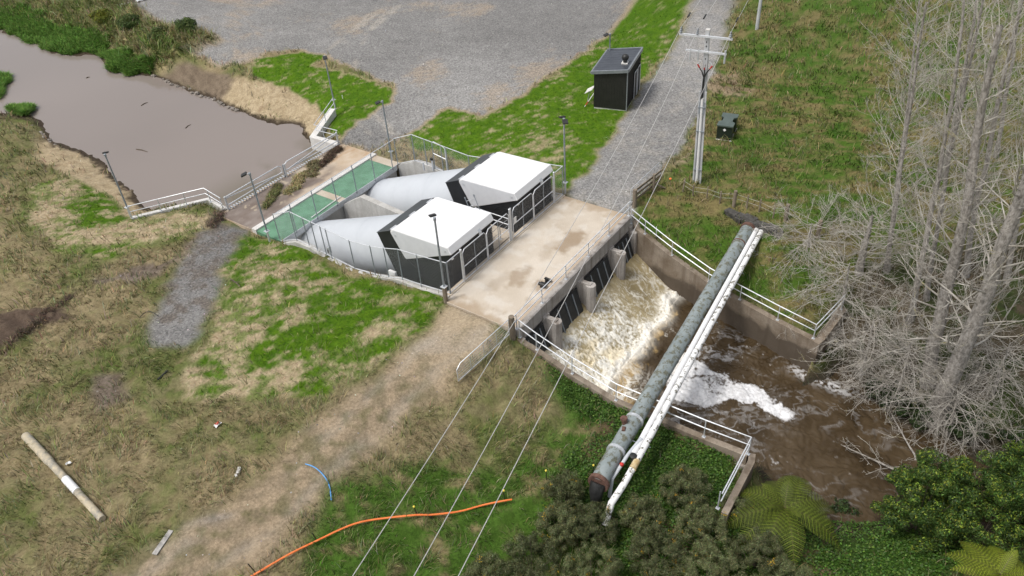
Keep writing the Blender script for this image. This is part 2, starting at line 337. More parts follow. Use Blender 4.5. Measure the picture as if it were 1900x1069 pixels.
basin = [(-.62, -4.8), (11.75, -4.8)]+[(x+.12, y) for x, y, z in WR[1:]]+[(8.45, -17.5), (-.75, -17.5)]
ZONES = dict(
    yard=P((232, 5), (300, -40), (1190, -40), (1172, 8), (1130, 62), (1030, 132), (935, 196), (885, 212), (840, 197), (812, 205), (775, 238), (742, 256), (690, 286), (628, 264), (662, 230), (722, 190), (736, 165), (690, 140), (640, 122), (600, 100), (560, 92), (500, 97), (452, 118), (420, 120), (385, 112), (352, 100), (405, 75), (395, 65), (330, 52), (270, 25)),
    road=P((1290, -40), (1372, -40), (1352, 40), (1338, 110), (1310, 160), (1285, 240), (1240, 300), (1200, 345), (1178, 378), (1164, 395), (1100, 385), (1048, 364), (1085, 325), (1128, 265), (1160, 220), (1168, 205), (1188, 160), (1205, 150), (1252, 90), (1280, 30)),
    ramp=P((400, 415), (440, 418), (472, 425), (440, 455), (412, 500), (405, 545), (385, 590), (372, 612), (345, 640), (310, 640), (262, 638), (282, 590), (308, 555), (328, 505), (352, 462), (378, 428), (398, 412), (425, 398)),
    track=P((838, 556), (880, 575), (920, 600), (935, 612), (885, 665), (850, 700), (780, 760), (700, 830), (640, 885), (560, 950), (480, 1069), (180, 1090), (230, 1050), (300, 1000), (430, 920), (520, 860), (550, 800), (640, 735), (700, 690), (770, 640), (822, 580)))
LAWN1 = P((1180, -40), (1165, 15), (1128, 66), (1030, 137), (935, 198), (885, 214), (840, 199), (812, 207), (745, 257), (775, 275), (870, 310), (1000, 345), (1055, 358), (1085, 322), (1128, 262), (1165, 208), (1180, 160), (1252, 88), (1300, -40))
LAWN2 = P((462, 110), (520, 100), (592, 92), (605, 102), (575, 122), (640, 132), (690, 150), (732, 166), (722, 188), (660, 240), (632, 262), (615, 245), (600, 212), (560, 180), (500, 155), (458, 135))
LAWN3 = P((455, 435), (530, 452), (600, 490), (700, 520), (815, 545), (825, 570), (790, 610), (690, 680), (600, 738), (480, 745), (350, 742), (335, 705), (385, 620), (410, 545), (420, 480))
LAWN4 = P((60, 345), (120, 328), (190, 350), (245, 405), (390, 395), (410, 412), (340, 440), (200, 480), (110, 470), (50, 410))
STRAWB = P((440, 140), (500, 155), (560, 180), (605, 215), (588, 255), (500, 230), (400, 186), (408, 150))
CLAYB = P((290, 142), (345, 108), (440, 140), (408, 190), (330, 160))
STRAWL = P((75, 250), (140, 270), (200, 300), (252, 350), (282, 395), (240, 402), (200, 360), (120, 320), (60, 300))
DIRT1 = P((-20, 585), (60, 570), (138, 578), (142, 600), (60, 612), (20, 650), (-20, 640))
DIRT2 = P((180, 692), (225, 690), (240, 715), (235, 742), (190, 765), (155, 740))
DIRT3 = P((160, 525), (260, 490), (320, 480), (370, 430), (395, 425), (330, 480), (300, 510), (220, 530))
IVY = P((600, 900), (700, 880), (800, 860), (940, 870), (1060, 775), (1010, 690), (990, 668), (1180, 765), (1370, 830), (1360, 960), (1500, 940), (1620, 940), (1900, 1090), (560, 1090))
PADDOCK = P((1372, -40), (1350, 60), (1338, 110), (1310, 160), (1290, 240), (1245, 310), (1200, 355), (1178, 385), (1190, 425), (1300, 510), (1500, 640), (1900, 900), (2300, 600), (2000, -40))
TREEZ = P((1490, 640), (1560, 560), (1600, 500), (1700, 470), (1950, 430), (2000, 900), (1700, 820), (1620, 740), (1560, 690))
RANK = P((-40, -60), (230, -40), (262, 22), (330, 55), (400, 72), (350, 100), (288, 138), (235, 105), (205, 70), (110, 50), (0, 25), (-60, 10))
LEAFY = P((1005, 660), (1180, 760), (1372, 832), (1362, 960), (1500, 940), (1620, 940), (1900, 1090), (1150, 1090), (1000, 960), (1060, 850), (1100, 800), (1050, 740))
BARE = P((1300, 130), (1395, 140), (1390, 180), (1320, 180), (1285, 270), (1258, 330), (1245, 300), (1290, 240))
WHITEP = P((1290, 640), (1330, 690), (1400, 715), (1470, 772), (1450, 782), (1380, 745), (1290, 755), (1235, 735), (1245, 690), (1270, 660))
STEP = .15
def axis_pts(a, b, lo, hi):
    c = list(np.arange(a, b, STEP)); s = STEP; x = c[-1]
    while x < hi: s = min(s*1.06, 1.2) if x < hi-1 and x < 130 else s*1.6; x += s; c.append(x)
    s = STEP; x = a; pre = []
    while x > lo: s = min(s*1.06, 1.2) if x > -130 else s*1.6; x -= s; pre.append(x)
    return np.array(pre[::-1]+c)
gx = axis_pts(-24., 32., -2500, 2500); gy = axis_pts(-27., 36., -2500, 2500)
X, Y = np.meshgrid(gx, gy); nxx, nyy = len(gx), len(gy)
Z = np.where(np.maximum(abs(X), abs(Y)) > 150, 0., Hbase(X, Y))
wx = X+(fbm(X, Y, .9, 1, 3)-.5)*1.1+(vn(X, Y, 4., 41)-.5)*.35; wy = Y+(fbm(X, Y, .9, 5, 3)-.5)*1.1+(vn(X, Y, 4., 43)-.5)*.35
def mask(poly, bl=2, warp=True):
    m = inpoly(wx if warp else X, wy if warp else Y, poly).astype(float)
    for _ in range(bl):
        p = np.pad(m, 1, 'edge'); m = (p[1:-1, 1:-1]*2+p[:-2, 1:-1]+p[2:, 1:-1]+p[1:-1, :-2]+p[1:-1, 2:])/6
    return m
mk = {k: mask(v, {'ramp': 6, 'track': 9, 'road': 2, 'yard': 2}[k]) for k, v in ZONES.items()}
lawn = np.clip(mask(LAWN1)+mask(LAWN2), 0, 1); seed4 = mask(LAWN4, 7); seed_ = np.clip(mask(LAWN3, 4)+seed4, 0, 1)
straw = np.clip(mask(STRAWB, 2)+mask(STRAWL, 3), 0, 1); clay = mask(CLAYB, 2); dirt = mask(DIRT1, 2); dirt2 = np.clip(mask(DIRT2, 4)+mask(DIRT3, 4)*sstep(.42, .55, fbm(X, Y, 1.0, 77, 4)), 0, 1); ivy = mask(LEAFY, 7); gmix = mask(IVY, 9); bare = mask(BARE, 4)
hard = np.clip(sum(mk.values()), 0, 1)
rightf = mask(PADDOCK, 8); trees_ = mask(TREEZ, 10); rank = mask(RANK, 3)
n1 = fbm(X, Y, .35, 11, 4); n2 = fbm(X, Y, 1.2, 21, 4); n3 = fbm(X, Y, 3.3, 31, 3); n4 = fbm(X+.4*Y, Y*.5, 2.2, 37, 4)
def C(*c): return np.array(c)
def mixc(a, b, t): t = np.clip(t, 0, 1)[..., None]; return a*(1-t)+b*t
def full(c): return np.broadcast_to(C(*c), X.shape+(3,))
green = full((.058, .112, .012)); lush = mixc(full((.046, .112, .004)), full((.085, .165, .006)), n3*1.6-.3); sand = mixc(full((.30, .235, .145)), full((.46, .375, .255)), n3*1.4-.2)
rough = mixc(full((.17, .138, .075)), full((.32, .26, .155)), n3*1.5-.25)
colr = mixc(rough, mixc(green, full((.105, .12, .035)), n4), sstep(.40, .62, n1*.5+n2*.3+n3*.2)*.85)                                   # rank grass: dead brown and green
colr = mixc(colr, full((.25, .195, .125)), sstep(.54, .72, n2)*.5)
colr = mixc(colr, mixc(full((.058, .115, .014)), full((.20, .155, .075)), sstep(.36, .66, n1*.4+n4*.6)*.85), rightf)
n7 = vn(X, Y, 9., 73)
colr = mixc(colr, mixc(full((.045, .04, .025)), mixc(full((.12, .095, .065)), full((.05, .085, .018)), sstep(.45, .6, n2)), n3), trees_)        # paddock
n5 = fbm(X, Y, 5.5, 47, 3); n6 = fbm(X*.6+Y*.8, Y*.35-X*.25, 4., 49, 3); tp = sstep(.42, .64, n2*.42+n4*.25+n6*.33+.28*(sstep(-9, -14, X)*0))
edge_lawn = sstep(.25, .8, lawn)
colr = mixc(colr, mixc(lush, sand, sstep(.52, .74, n2*.35+n6*.45+n1*.2+.10*sstep(5, 1, np.hypot(X-17, Y-4.5)))*.8), lawn)
colr = mixc(colr, sand*.93, np.clip(lawn*(1-lawn)*4, 0, 1)*.55)
colr = mixc(colr, mixc(lush*.95, sand, np.clip(tp*.95+(sstep(.38, .66, n1)-.5)*.5+.5*sstep(-6, -13, X-.25*Y)*(Y < 14)-.22+.3*(n7-.5)+.38*seed4, 0, 1)), seed_)
colr = mixc(colr, mixc(sand*1.0, full((.27, .20, .125)), sstep(.58, .76, n2*.5+n6*.5)*.8), straw)
colr = mixc(colr, mixc(full((.125, .095, .068)), full((.215, .17, .125)), n3*1.5-.25), clay)
colr = mixc(colr, mixc(full((.06, .042, .033)), full((.13, .095, .07)), n3), dirt)
colr = mixc(colr, mixc(full((.10, .075, .058)), full((.22, .18, .145)), n3*1.6-.3), dirt2)
colr = mixc(colr, mixc(full((.058, .118, .016)), full((.22, .18, .095)), sstep(.50, .72, n2*.4+n4*.6)), gmix)
colr = mixc(colr, mixc(full((.03, .066, .009)), full((.13, .10, .055)), sstep(.58, .72, n2)), ivy)
colr = mixc(colr, mixc(full((.10, .15, .03)), full((.33, .27, .15)), sstep(.40, .64, n2*.5+n4*.5)), rank)
colr = mixc(colr, full((.30, .23, .16)), bare*.85*sstep(.35, .5, n2))
grav = mixc(full((.185, .182, .182)), full((.285, .281, .278)), n2*.6+.5*fbm(X*.9+Y*.4, Y*.25-X*.2, .9, 57, 4)+.3*(n5-.5)-.05)
grav = grav*(.70+.60*fbm(X, Y, .07, 53, 3))[..., None]
yardc = mixc(grav, full((.36, .29, .22)), sstep(.52, .70, fbm(X, Y, .22, 51, 4)*.7+.3*n6)*.6)
tyre = 0
for k, (cx_, cy_, R0) in enumerate(((40., 8., 27.), (40., 8., 28.7), (20, 70, 37), (20, 70, 38.6))):
    rr = np.hypot(X-cx_, Y-cy_); tyre = np.maximum(tyre, np.exp(-((rr-R0+(n2-.5)*.5)/.28)**2)*sstep(.40, .55, n1))
yardc = mixc(yardc, full((.40, .37, .33)), tyre*.6)
roadc = mixc(grav*1.12, full((.36, .33, .29)), sstep(.5, .7, n2)*.3)
trk = mixc(full((.335, .262, .18)), full((.22, .175, .12)), sstep(.38, .64, n2*.5+n6*.5)); trk = mixc(trk, full((.13, .12, .055)), sstep(.50, .64, n2*.6+n4*.4)*sstep(-3, -8, X)*.7); trk = mixc(trk, full((.27, .25, .235)), sstep(.54, .68, fbm(X+Y, (X-Y)*.3, .35, 61, 4))*.6)
trk = mixc(trk, full((.42, .34, .24)), sstep(-7, -1, X)*.8)
ctr = np.array(P((900, 580), (800, 660), (700, 755), (600, 850), (480, 955), (330, 1060), (250, 1120))); dtr = np.full(X.shape, 99.); lat = np.zeros(X.shape)
for (xa, ya), (xb, yb) in zip(ctr[:-1], ctr[1:]):
    ux, uy = xb-xa, yb-ya; L2 = ux*ux+uy*uy; t_ = np.clip(((X-xa)*ux+(Y-ya)*uy)/L2, 0, 1); dd_ = np.hypot(X-xa-t_*ux, Y-ya-t_*uy); sg_ = np.sign(ux*(Y-ya)-uy*(X-xa)); m_ = dd_ < dtr; dtr = np.where(m_, dd_, dtr); lat = np.where(m_, dd_*sg_, lat)
lat = lat+(n1-.5)*1.2+(n2-.5)*.5; rut = np.maximum(np.exp(-((lat-.85)/.30)**2), np.exp(-((lat+.85)/.30)**2))*sstep(.25, .5, n1)
trk = mixc(trk, full((.36, .33, .29)), rut*.30); trk = mixc(trk, full((.19, .165, .10)), np.exp(-(lat/.4)**2)*sstep(.42, .6, n2)*.5)
rampc = mixc(grav*.95, full((.14, .12, .105)), np.clip(sstep(11, 18, Y+(n2-.5)*9)*.75*sstep(.40, .56, n3*.4+n2*.6)+sstep(.60, .70, n2)*.5, 0, .85))
for k, c in (('yard', yardc), ('road', roadc), ('ramp', rampc), ('track', trk)): colr = mixc(colr, c, mk[k])
colr = mixc(colr, full((.36, .285, .20)), np.clip(mk['yard']*(1-mk['yard'])*4, 0, 1)*.6)
wetb = sstep(ZP+.26, ZP+.06, Z+(n3-.5)*.25)*(Y > 15); colr = mixc(colr, full((.06, .045, .032)), wetb)
wetb = sstep(ZR+.9, ZR+.3, Z)*(Y < -16); colr = mixc(colr, full((.05, .042, .03)), wetb)
graw = np.clip(mk['yard']+mk['road']+mk['ramp']+.28*mk['track']+.5*dirt2, 0, 1)
veg = np.clip(1-hard-dirt-clay-dirt2*.8, 0, 1)
rel = -.06*rut*mk['track']+rank*(.8*(n2-.4)+.5*(n3-.5))+veg*(.14*(n2-.5)+.24*(n3-.5))*(1-.75*np.clip(lawn+seed_*.6+straw*.5, 0, 1))+dirt*.45*n3+graw*.03*(n3-.5)+clay*.12*(n2-.5)+(1-hard)*(n1-.5)*.15
far = np.maximum(abs(X), abs(Y)) > 150
Z = Z+np.where(far, 0, rel)
# terraced sheep tracks on the bank below the track
bank = sstep(-.9, -2.2, X)*sstep(-5, -7.5, Y)*sstep(-13.5, -10, Y)*(Z > -2.3); Z = Z+bank*.10*np.sin((Y+X*.15+n1*1.2)*5.2)
def cut(m, z):
    global Z
    Z = np.where(m, z, Z)
cut((X > -.7) & (X < 11.9) & (Y > -4.9) & (Y < .05), -.5)
cut((X > 0.02) & (X < 11.55) & (Y > 0.0) & (Y < 14.6), -4.6)
cut((X > 0.3) & (X < 11.6) & (Y >= 14.6) & (Y < 19.5), -2.0)
cut((X > .95) & (X < 11.6) & (Y >= 19.4) & (Y < 22.6), np.minimum(Z, -3.8))
cut(inpoly(X, Y, basin), -6.5)
idx = np.arange(nxx*nyy).reshape(nyy, nxx)
quads = np.stack([idx[:-1, :-1], idx[:-1, 1:], idx[1:, 1:], idx[1:, :-1]], -1).reshape(-1, 4)
zone = np.full((nyy, nxx), 0)
for i, k in enumerate(('yard', 'road', 'ramp', 'track')): zone[mk[k] > .5] = i+1
fz = zone[:-1, :-1].ravel()
def ground_mat():
    m, nt, b, new, ln = node_mat('soil_grass_and_gravel')
    geo = new('ShaderNodeNewGeometry'); pos = geo.outputs['Position']
    a = new('ShaderNodeAttribute'); a.attribute_name = 'Col'; g = new('ShaderNodeAttribute'); g.attribute_name = 'grav'
    def nz(s, d=5, st=None):
        n = new('ShaderNodeTexNoise'); n.inputs['Scale'].default_value = s; n.inputs['Detail'].default_value = d; n.inputs['Roughness'].default_value = .7
        if st: mp = new('ShaderNodeMapping'); mp.inputs['Scale'].default_value = st; ln(pos, mp.inputs[0]); ln(mp.outputs[0], n.inputs['Vector'])
        else: ln(pos, n.inputs['Vector'])
        return n.outputs[0]
    def mul(x, y, f=1.):
        mx = new('ShaderNodeMix'); mx.data_type = 'RGBA'; mx.blend_type = 'MULTIPLY'; mx.inputs[0].default_value = f; ln(x, mx.inputs[6]); ln(y, mx.inputs[7]); return mx.outputs[2]
    r1 = ramp(new, [(.28, (.62, .60, .56)), (.72, (1.32, 1.32, 1.3))]); ln(nz(7., 7), r1.inputs[0])
    out = mul(a.outputs[0], r1.outputs[0])
    vo = new('ShaderNodeTexVoronoi'); vo.inputs['Scale'].default_value = 11.; ln(pos, vo.inputs['Vector'])
    sp = ramp(new, [(.0, (.45, .45, .46)), (.5, (.95, .95, .95)), (.9, (1.25, 1.25, 1.24)), (1., (1.9, 1.9, 1.88))])
    bw = new('ShaderNodeRGBToBW'); ln(vo.outputs['Color'], bw.inputs[0]); ln(bw.outputs[0], sp.inputs[0])
    mx = new('ShaderNodeMix'); mx.data_type = 'RGBA'; ln(g.outputs['Fac'], mx.inputs[0]); ln(out, mx.inputs[6]); ln(mul(out, sp.outputs[0], .85), mx.inputs[7])
    ln(mx.outputs[2], b.inputs['Base Color']); b.inputs['Roughness'].default_value = .95; b.inputs['Specular IOR Level'].default_value = .15
    bp = new('ShaderNodeBump'); bp.inputs['Strength'].default_value = .7; bp.inputs['Distance'].default_value = .06; ln(nz(13, 6), bp.inputs['Height']); ln(bp.outputs[0], b.inputs['Normal'])
    return m
M['ground'] = ground_mat()
VV = np.stack([X, Y, Z], -1).reshape(-1, 3); CC = colr.reshape(-1, 3); GW = graw.ravel()
for i, nm in enumerate(('ground', 'gravel_yard', 'gravel_road', 'gravel_path', 'dirt_track')):
    q = quads[fz == i]; u, inv = np.unique(q, return_inverse=True)
    o = fast_mesh(nm, VV[u], inv.reshape(q.shape), M['ground'], CC[u], smooth=True, attrs={'grav': GW[u]}); tag(o, kind='structure')
from bisect import bisect
def ZT(x, y):
    "final terrain height"
    i = min(max(bisect(gx, x)-1, 0), nxx-2); j = min(max(bisect(gy, y)-1, 0), nyy-2)
    fx = (x-gx[i])/(gx[i+1]-gx[i]); fy = (y-gy[j])/(gy[j+1]-gy[j])
    return (Z[j, i]*(1-fx)+Z[j, i+1]*fx)*(1-fy)+(Z[j+1, i]*(1-fx)+Z[j+1, i+1]*fx)*fy
def ZTv(x, y):
    i = np.clip(np.searchsorted(gx, x)-1, 0, nxx-2); j = np.clip(np.searchsorted(gy, y)-1, 0, nyy-2)
    fx = (x-gx[i])/(gx[i+1]-gx[i]); fy = (y-gy[j])/(gy[j+1]-gy[j])
    return (Z[j, i]*(1-fx)+Z[j, i+1]*fx)*(1-fy)+(Z[j+1, i]*(1-fx)+Z[j+1, i+1]*fx)*fy, i, j
def onground(px, py):
    q = GT(px, py); q[2] = ZT(q[0], q[1]); return q
# ---------------------------------------------------------------- water
def grid_mesh(xs, ys, zf):
    A, B = np.meshgrid(xs, ys); Zz = zf(A, B); n = len(xs); m = len(ys); ix = np.arange(n*m).reshape(m, n)
    return A, B, Zz, np.stack([ix[:-1, :-1], ix[:-1, 1:], ix[1:, 1:], ix[1:, :-1]], -1).reshape(-1, 4)
def water_mat(name, rough, bump, bsc, dist):
    m, nt, b, new, ln = node_mat(name)
    a = new('ShaderNodeAttribute'); a.attribute_name = 'Col'; f = new('ShaderNodeAttribute'); f.attribute_name = 'foam'; geo = new('ShaderNodeNewGeometry')
    ln(a.outputs[0], b.inputs['Base Color'])
    mr = new('ShaderNodeMapRange'); mr.inputs['To Min'].default_value = rough; mr.inputs['To Max'].default_value = .75; ln(f.outputs['Fac'], mr.inputs['Value']); ln(mr.outputs[0], b.inputs['Roughness'])
    n2 = new('ShaderNodeTexNoise'); n2.inputs['Scale'].default_value = bsc; n2.inputs['Detail'].default_value = 5; ln(geo.outputs['Position'], n2.inputs['Vector'])
    bp = new('ShaderNodeBump'); bp.inputs['Strength'].default_value = bump; bp.inputs['Distance'].default_value = dist; ln(n2.outputs[0], bp.inputs['Height']); ln(bp.outputs[0], b.inputs['Normal'])
    b.inputs['IOR'].default_value = 1.33
    return m
M['pond'] = water_mat('muddy_pond_water', .04, .05, 1.6, .04); M['river'] = water_mat('brown_river_water', .12, .35, 5., .06)
A, B, Zz, q = grid_mesh(np.arange(-45, 45, .5), np.arange(19.7, 110, .5), lambda a, b: np.full(a.shape, ZP))
t = sstep(27, 20.5, B)*sstep(.42, .62, fbm(A, B, .6, 71, 3))
pc = mixc(np.broadcast_to(C(.235, .20, .178), A.shape+(3,)), np.broadcast_to(C(.12, .105, .065), A.shape+(3,)), t)
pc = pc*(.93+.14*fbm(A, B, .08, 75, 3))[..., None]
tag(fast_mesh('pond_water', np.stack([A, B, Zz], -1).reshape(-1, 3), q, M['pond'], pc.reshape(-1, 3), smooth=True, attrs={'foam': np.zeros(A.size)}), kind='structure')
def zriver(a, b):
    zz = np.where(b > -8.9, ZR-.12+(b+8.9)/3.4*1.92, ZR)
    return zz
xs = np.arange(-1.2, 13, .045); ys = np.concatenate([np.arange(-60, -24, .4), np.arange(-24, -18, .07), np.arange(-18, -4.95, .045)])
A, B, Zz, q = grid_mesh(xs, ys, zriver)
wA = A+(fbm(A, B, .8, 81, 3)-.5)*1.3; wB = B+(fbm(A, B, .8, 85, 3)-.5)*1.3
jump = -8.95+(fbm(A, B*0, .7, 91, 3)-.5)*.9-.05*(5-A)*.3
onap = sstep(jump-.1, jump+.15, B)                                      # on the sloping apron
jl = np.exp(-((B-jump-.12)/.46)**2)                                         # roller at its foot
near = sstep(9.5, 1.2, A)
ridge = 1-np.abs(2*fbm(wA*1.0, wB*.55, 1.5, 95, 5)-1)*2.2               # stringy foam
ridge2 = 1-np.abs(2*fbm(wA, wB, 2.6, 101, 4)-1)*2.0
ridge3 = 1-np.abs(2*fbm(wA*1.15, wB*.8, 4.6, 107, 3)-1)*2.0
stringy = np.clip(.9*sstep(.72, 1., ridge)+.6*sstep(.76, 1., ridge2)+.5*sstep(.74, .98, ridge3), 0, 1)
speck = fbm(A, B, 8., 105, 2)
fo = onap*np.clip(1.15*stringy*(.38+.75*near)+near*sstep(.36, .58, fbm(wA, wB*.6, .7, 111, 4)+.30*near*sstep(-6, -8, B))*np.clip(sstep(.38, .56, speck)*1.1-.9*sstep(.80, 1., ridge3)*sstep(.5, .6, speck), .12, 1), 0, 1)*sstep(-5.2, -6.4, B+.02*A)
fo = np.maximum(fo, jl*np.clip(sstep(.25, .5, speck+.25*fbm(A, B, 3., 109, 3)-.02)+.25, 0, 1)*sstep(11.6, 10.6, A+.35*(B+9.)*0))
wash = (1-onap)*sstep(-11.4, -9.4, B+(fbm(A, B, .9, 121, 3)-.5)*2.2)*sstep(4.8, 2.0, A+(fbm(A, B, .8, 125, 3)-.5)*2)
fo = np.maximum(fo, wash*np.clip(.10+sstep(.62, .98, ridge2)*.9+.4*sstep(.6, .9, ridge3), 0, 1))
wp = [tuple(G(*p, ZR)[:2]) for p in ((1295, 640), (1330, 690), (1400, 712), (1450, 750), (1472, 772), (1455, 784), (1385, 748), (1330, 752), (1290, 758), (1236, 740), (1230, 700), (1255, 665))]
vA = A+(fbm(A, B, 1.9, 811, 4)-.5)*1.6; vB = B+(fbm(A, B, 1.9, 851, 4)-.5)*1.6
pm = inpoly(wA*.5+vA*.5, wB*.5+vB*.5, wp).astype(float)
for _ in range(34):
    pp = np.pad(pm, 1, 'edge'); pm = (pp[1:-1, 1:-1]*2+pp[:-2, 1:-1]+pp[2:, 1:-1]+pp[1:-1, :-2]+pp[1:-1, 2:])/6
fo = np.maximum(fo, np.clip(sstep(.34, .52, pm*.60+1.05*(fbm(vA*1.2, vB*.8, 1.7, 131, 6)-.44)+.22*(speck-.5))*(.55+.35*sstep(.2, .9, pm)+.35*(fbm(A, B*1.5, 4.5, 133, 4)-.5)-.5*sstep(.82, 1., ridge3)*(1-.6*pm)), 0, 1))
drift = sstep(.84, .985, 1-np.abs(2*fbm(wA+.5*B, wB*.5, 1.5, 135, 6)-1)*1.6)*sstep(.42, .58, fbm(A, B, .33, 139, 3))*(1-onap)*sstep(-30, -11, B)
strk = sstep(.575, .68, fbm(vA*1.9+.5*vB, vB*.62, 1.5, 137, 6))*sstep(.40, .60, fbm(A, B, .42, 138, 3))*(1-onap)*sstep(-32, -12, B)
fo = np.maximum(fo, .62*strk*sstep(-20, -14, B+.6*fbm(A, B, .5, 142, 2)*6-3)*(.25+.75*speck)*sstep(-10.6, -12.5, B))
fo = np.maximum(fo, .35*drift*(.35+.6*speck)*sstep(-11, -13, B))
rimL = np.exp(-((A+.1)/.5)**2)*sstep(-10, -12, B)*sstep(-17.5, -16, B)*sstep(.4, .55, fbm(A, B, 1.5, 141, 3)); fo = np.maximum(fo, rimL*.7)
rx = np.interp(B, [-20, -17.3, -4.9], [8.2, 8.3, 11.6]); rim = np.exp(-((A-rx+.3)/.4)**2)*sstep(-16, -17.2, B)*sstep(-21, -19, B); fo = np.maximum(fo, rim*.7*sstep(.35, .6, speck))
bs = A.shape+(3,)
base = mixc(np.broadcast_to(C(.040, .026, .012), bs), np.broadcast_to(C(.085, .060, .034), bs), fbm(wA, wB, .8, 151, 4)*1.6-.3)
thin = mixc(np.broadcast_to(C(.20, .16, .085), bs), np.broadcast_to(C(.36, .295, .165), bs), fbm(A, B*.5, 1.3, 155, 4)*1.6-.3+near*.35)
base = mixc(base, thin, np.clip(onap+.0, 0, 1))
dj = jump-B+(fbm(A, B, 1.6, 161, 4)-.5)*1.5; wj = np.interp(A, [0, 2.5, 4.5, 9, 11], [2.2, 1.7, .75, .5, .35]); tan = (1-onap)*sstep(wj, wj*.45, dj)
base = mixc(base, np.broadcast_to(C(.37, .25, .10), bs), tan*.85)
fc = mixc(np.broadcast_to(C(.80, .775, .70), bs), np.broadcast_to(C(.74, .63, .42), bs), onap*sstep(.5, .62, fbm(A, B, .8, 171, 3))*near*.9)
fc = mixc(fc, np.broadcast_to(C(.76, .76, .77), bs), (1-onap)*sstep(-10.8, -12, B))
fc = fc*(.80+.34*fbm(A, B, 5., 173, 3))[..., None]
sp2 = vn(A, B, 11., 175); fo = np.where(onap > .5, np.clip(fo*(.62+.95*sstep(.28, .58, sp2*.6+speck*.4)), 0, 1), fo)
core = np.exp(-((B-jump-.10)/.26)**2)*np.clip(.55+.9*(fbm(A, B, 3.4, 177, 3)-.2), .4, 1)*sstep(.0, .25, A+.4)*sstep(11, 10.4, A); fo = np.maximum(fo, core); fc = mixc(fc, np.broadcast_to(C(.80, .775, .71), bs), core*1.2)
colw = mixc(base, fc, fo)
Zz = Zz+onap*(.16*(fbm(wA, wB*.7, 1.6, 181, 4)-.5)+.12*(speck-.5)*near)+jl*(.22+.34*(fbm(A, B, 2.6, 185, 3)-.3))+(1-onap)*(.26*(fbm(wA, wB*1.6, 1.1, 191, 4)-.5)+.12*(1-np.abs(2*fbm(wA, wB*1.5, 1.9, 193, 3)-1))+.05*(speck-.5)*fo)+.05*sstep(.5, .9, fo)*(speck-.3)
tag(fast_mesh('river_water', np.stack([A, B, Zz], -1).reshape(-1, 3), q, M['river'], colw.reshape(-1, 3), smooth=True, attrs={'foam': fo.ravel()}), kind='structure')
# ---------------------------------------------------------------- weir bridge with flap gates
WBR = thing('weir_bridge', (5.6, -2.4, 0), 'concrete weir bridge with black flap gates between piers above the foaming water', 'weir')
deckb = MB().bb((-.65, -4.62, -.42), (11.78, -.12, 0.))
deckb.build('deck', M['deck'], WBR, bevel=.015)
def film(name, x0, x1, y0, y1, z, colf, par, st=.07):
    A_, B_, Z_, q_ = grid_mesh(np.arange(x0, x1, st), np.arange(y0, y1, st), lambda a, b: np.full(a.shape, z)); o = fast_mesh(name, np.stack([A_, B_, Z_], -1).reshape(-1, 3), q_, M['film'], colf(A_, B_).reshape(-1, 3), parent=par); return o
def cfull(c, a): return np.broadcast_to(C(*c), a.shape+(3,))
def deck_col(a, b):
    n_ = fbm(a, b, .55, 311, 5); c = mixc(cfull((.47, .40, .315), a), cfull((.60, .535, .45), a), n_*1.8-.4); c = mixc(c, cfull((.62, .58, .52), a), sstep(.52, .7, fbm(a, b, 1.4, 313, 4))*.5)
    for px, py, ra, rb, am in ((1062, 445, 1.5, .75, .75), (1020, 462, 1.0, .6, .3), (965, 512, 1.5, .6, .6), (925, 525, 1.3, .5, .3), (1000, 535, .9, .45, .6)):
        s = G(px, py, 0); u = (a-s[0])/ra+(fbm(a, b, 1.6, 317, 4)-.5)*1.6; v = (b-s[1])/rb+(fbm(a, b, 1.6, 319, 4)-.5)*1.6; c = mixc(c, cfull((.27, .19, .115), a), sstep(1.15, .45, np.hypot(u, v))*am)
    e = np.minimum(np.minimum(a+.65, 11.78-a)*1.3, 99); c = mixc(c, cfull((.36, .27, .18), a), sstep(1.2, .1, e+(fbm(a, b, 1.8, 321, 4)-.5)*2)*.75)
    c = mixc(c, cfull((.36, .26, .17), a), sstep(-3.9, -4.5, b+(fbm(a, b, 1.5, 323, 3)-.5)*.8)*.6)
    return c
M['film'] = attr_mat('worn_concrete_surface', .9, 0, .25, .14, 30.)
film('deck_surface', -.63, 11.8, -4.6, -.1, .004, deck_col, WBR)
MB().bb((-.75, -5.0, -.72), (11.9, -4.625, .12)).build('parapet_beam', M['old'], WBR, bevel=.02)
MB().bb((-.6, -4.85, -5.), (11.8, -4.64, -.725)).build('headwall', M['old'], WBR)
for x in (1.72, 5.35, 8.92):
    b = MB().bb((x-.14, -5.75, -4.6), (x+.14, -4.855, -.62))
    a = np.arange(8)*PI/4+PI/8; b.prism(np.stack([x+.30*np.cos(a), -5.72+.30*np.sin(a)], 1), 2, -4.6, -.68)
    b.bb((x-.27, -5.12, -4.6), (x+.27, -4.852, -.57)); b.build('pier', M['old'], WBR, bevel=.02)
for x, w in ((.42, 1.95), (3.54, 2.72), (7.13, 2.66), (10.2, 1.75)):
    top = np.array([x, -5.03, -.92]); bot = np.array([x, -5.62, -2.72]); d = bot-top; L = np.linalg.norm(d); d /= L; nrm = np.cross([1, 0, 0], d)
    fl = MB().box((top+bot)/2, (w, .06, L), ux=[[1, 0, 0], nrm, d]).build('flap_gate', M['rubber'], WBR, bevel=.008)
    for t in (-.27, .02, .3):
        MB().box((top+bot)/2+np.array([t*w, 0, 0])-nrm*.05*(1 if nrm[1] > 0 else -1), (.07, .04, L*.95), ux=[[1, 0, 0], nrm, d]).build('rib', M['post'], fl)
    MB().tube([top+[-w/2, -.02, .04], top+[w/2, -.02, .04]], .04, 6).build('hinge', M['dark'], fl)
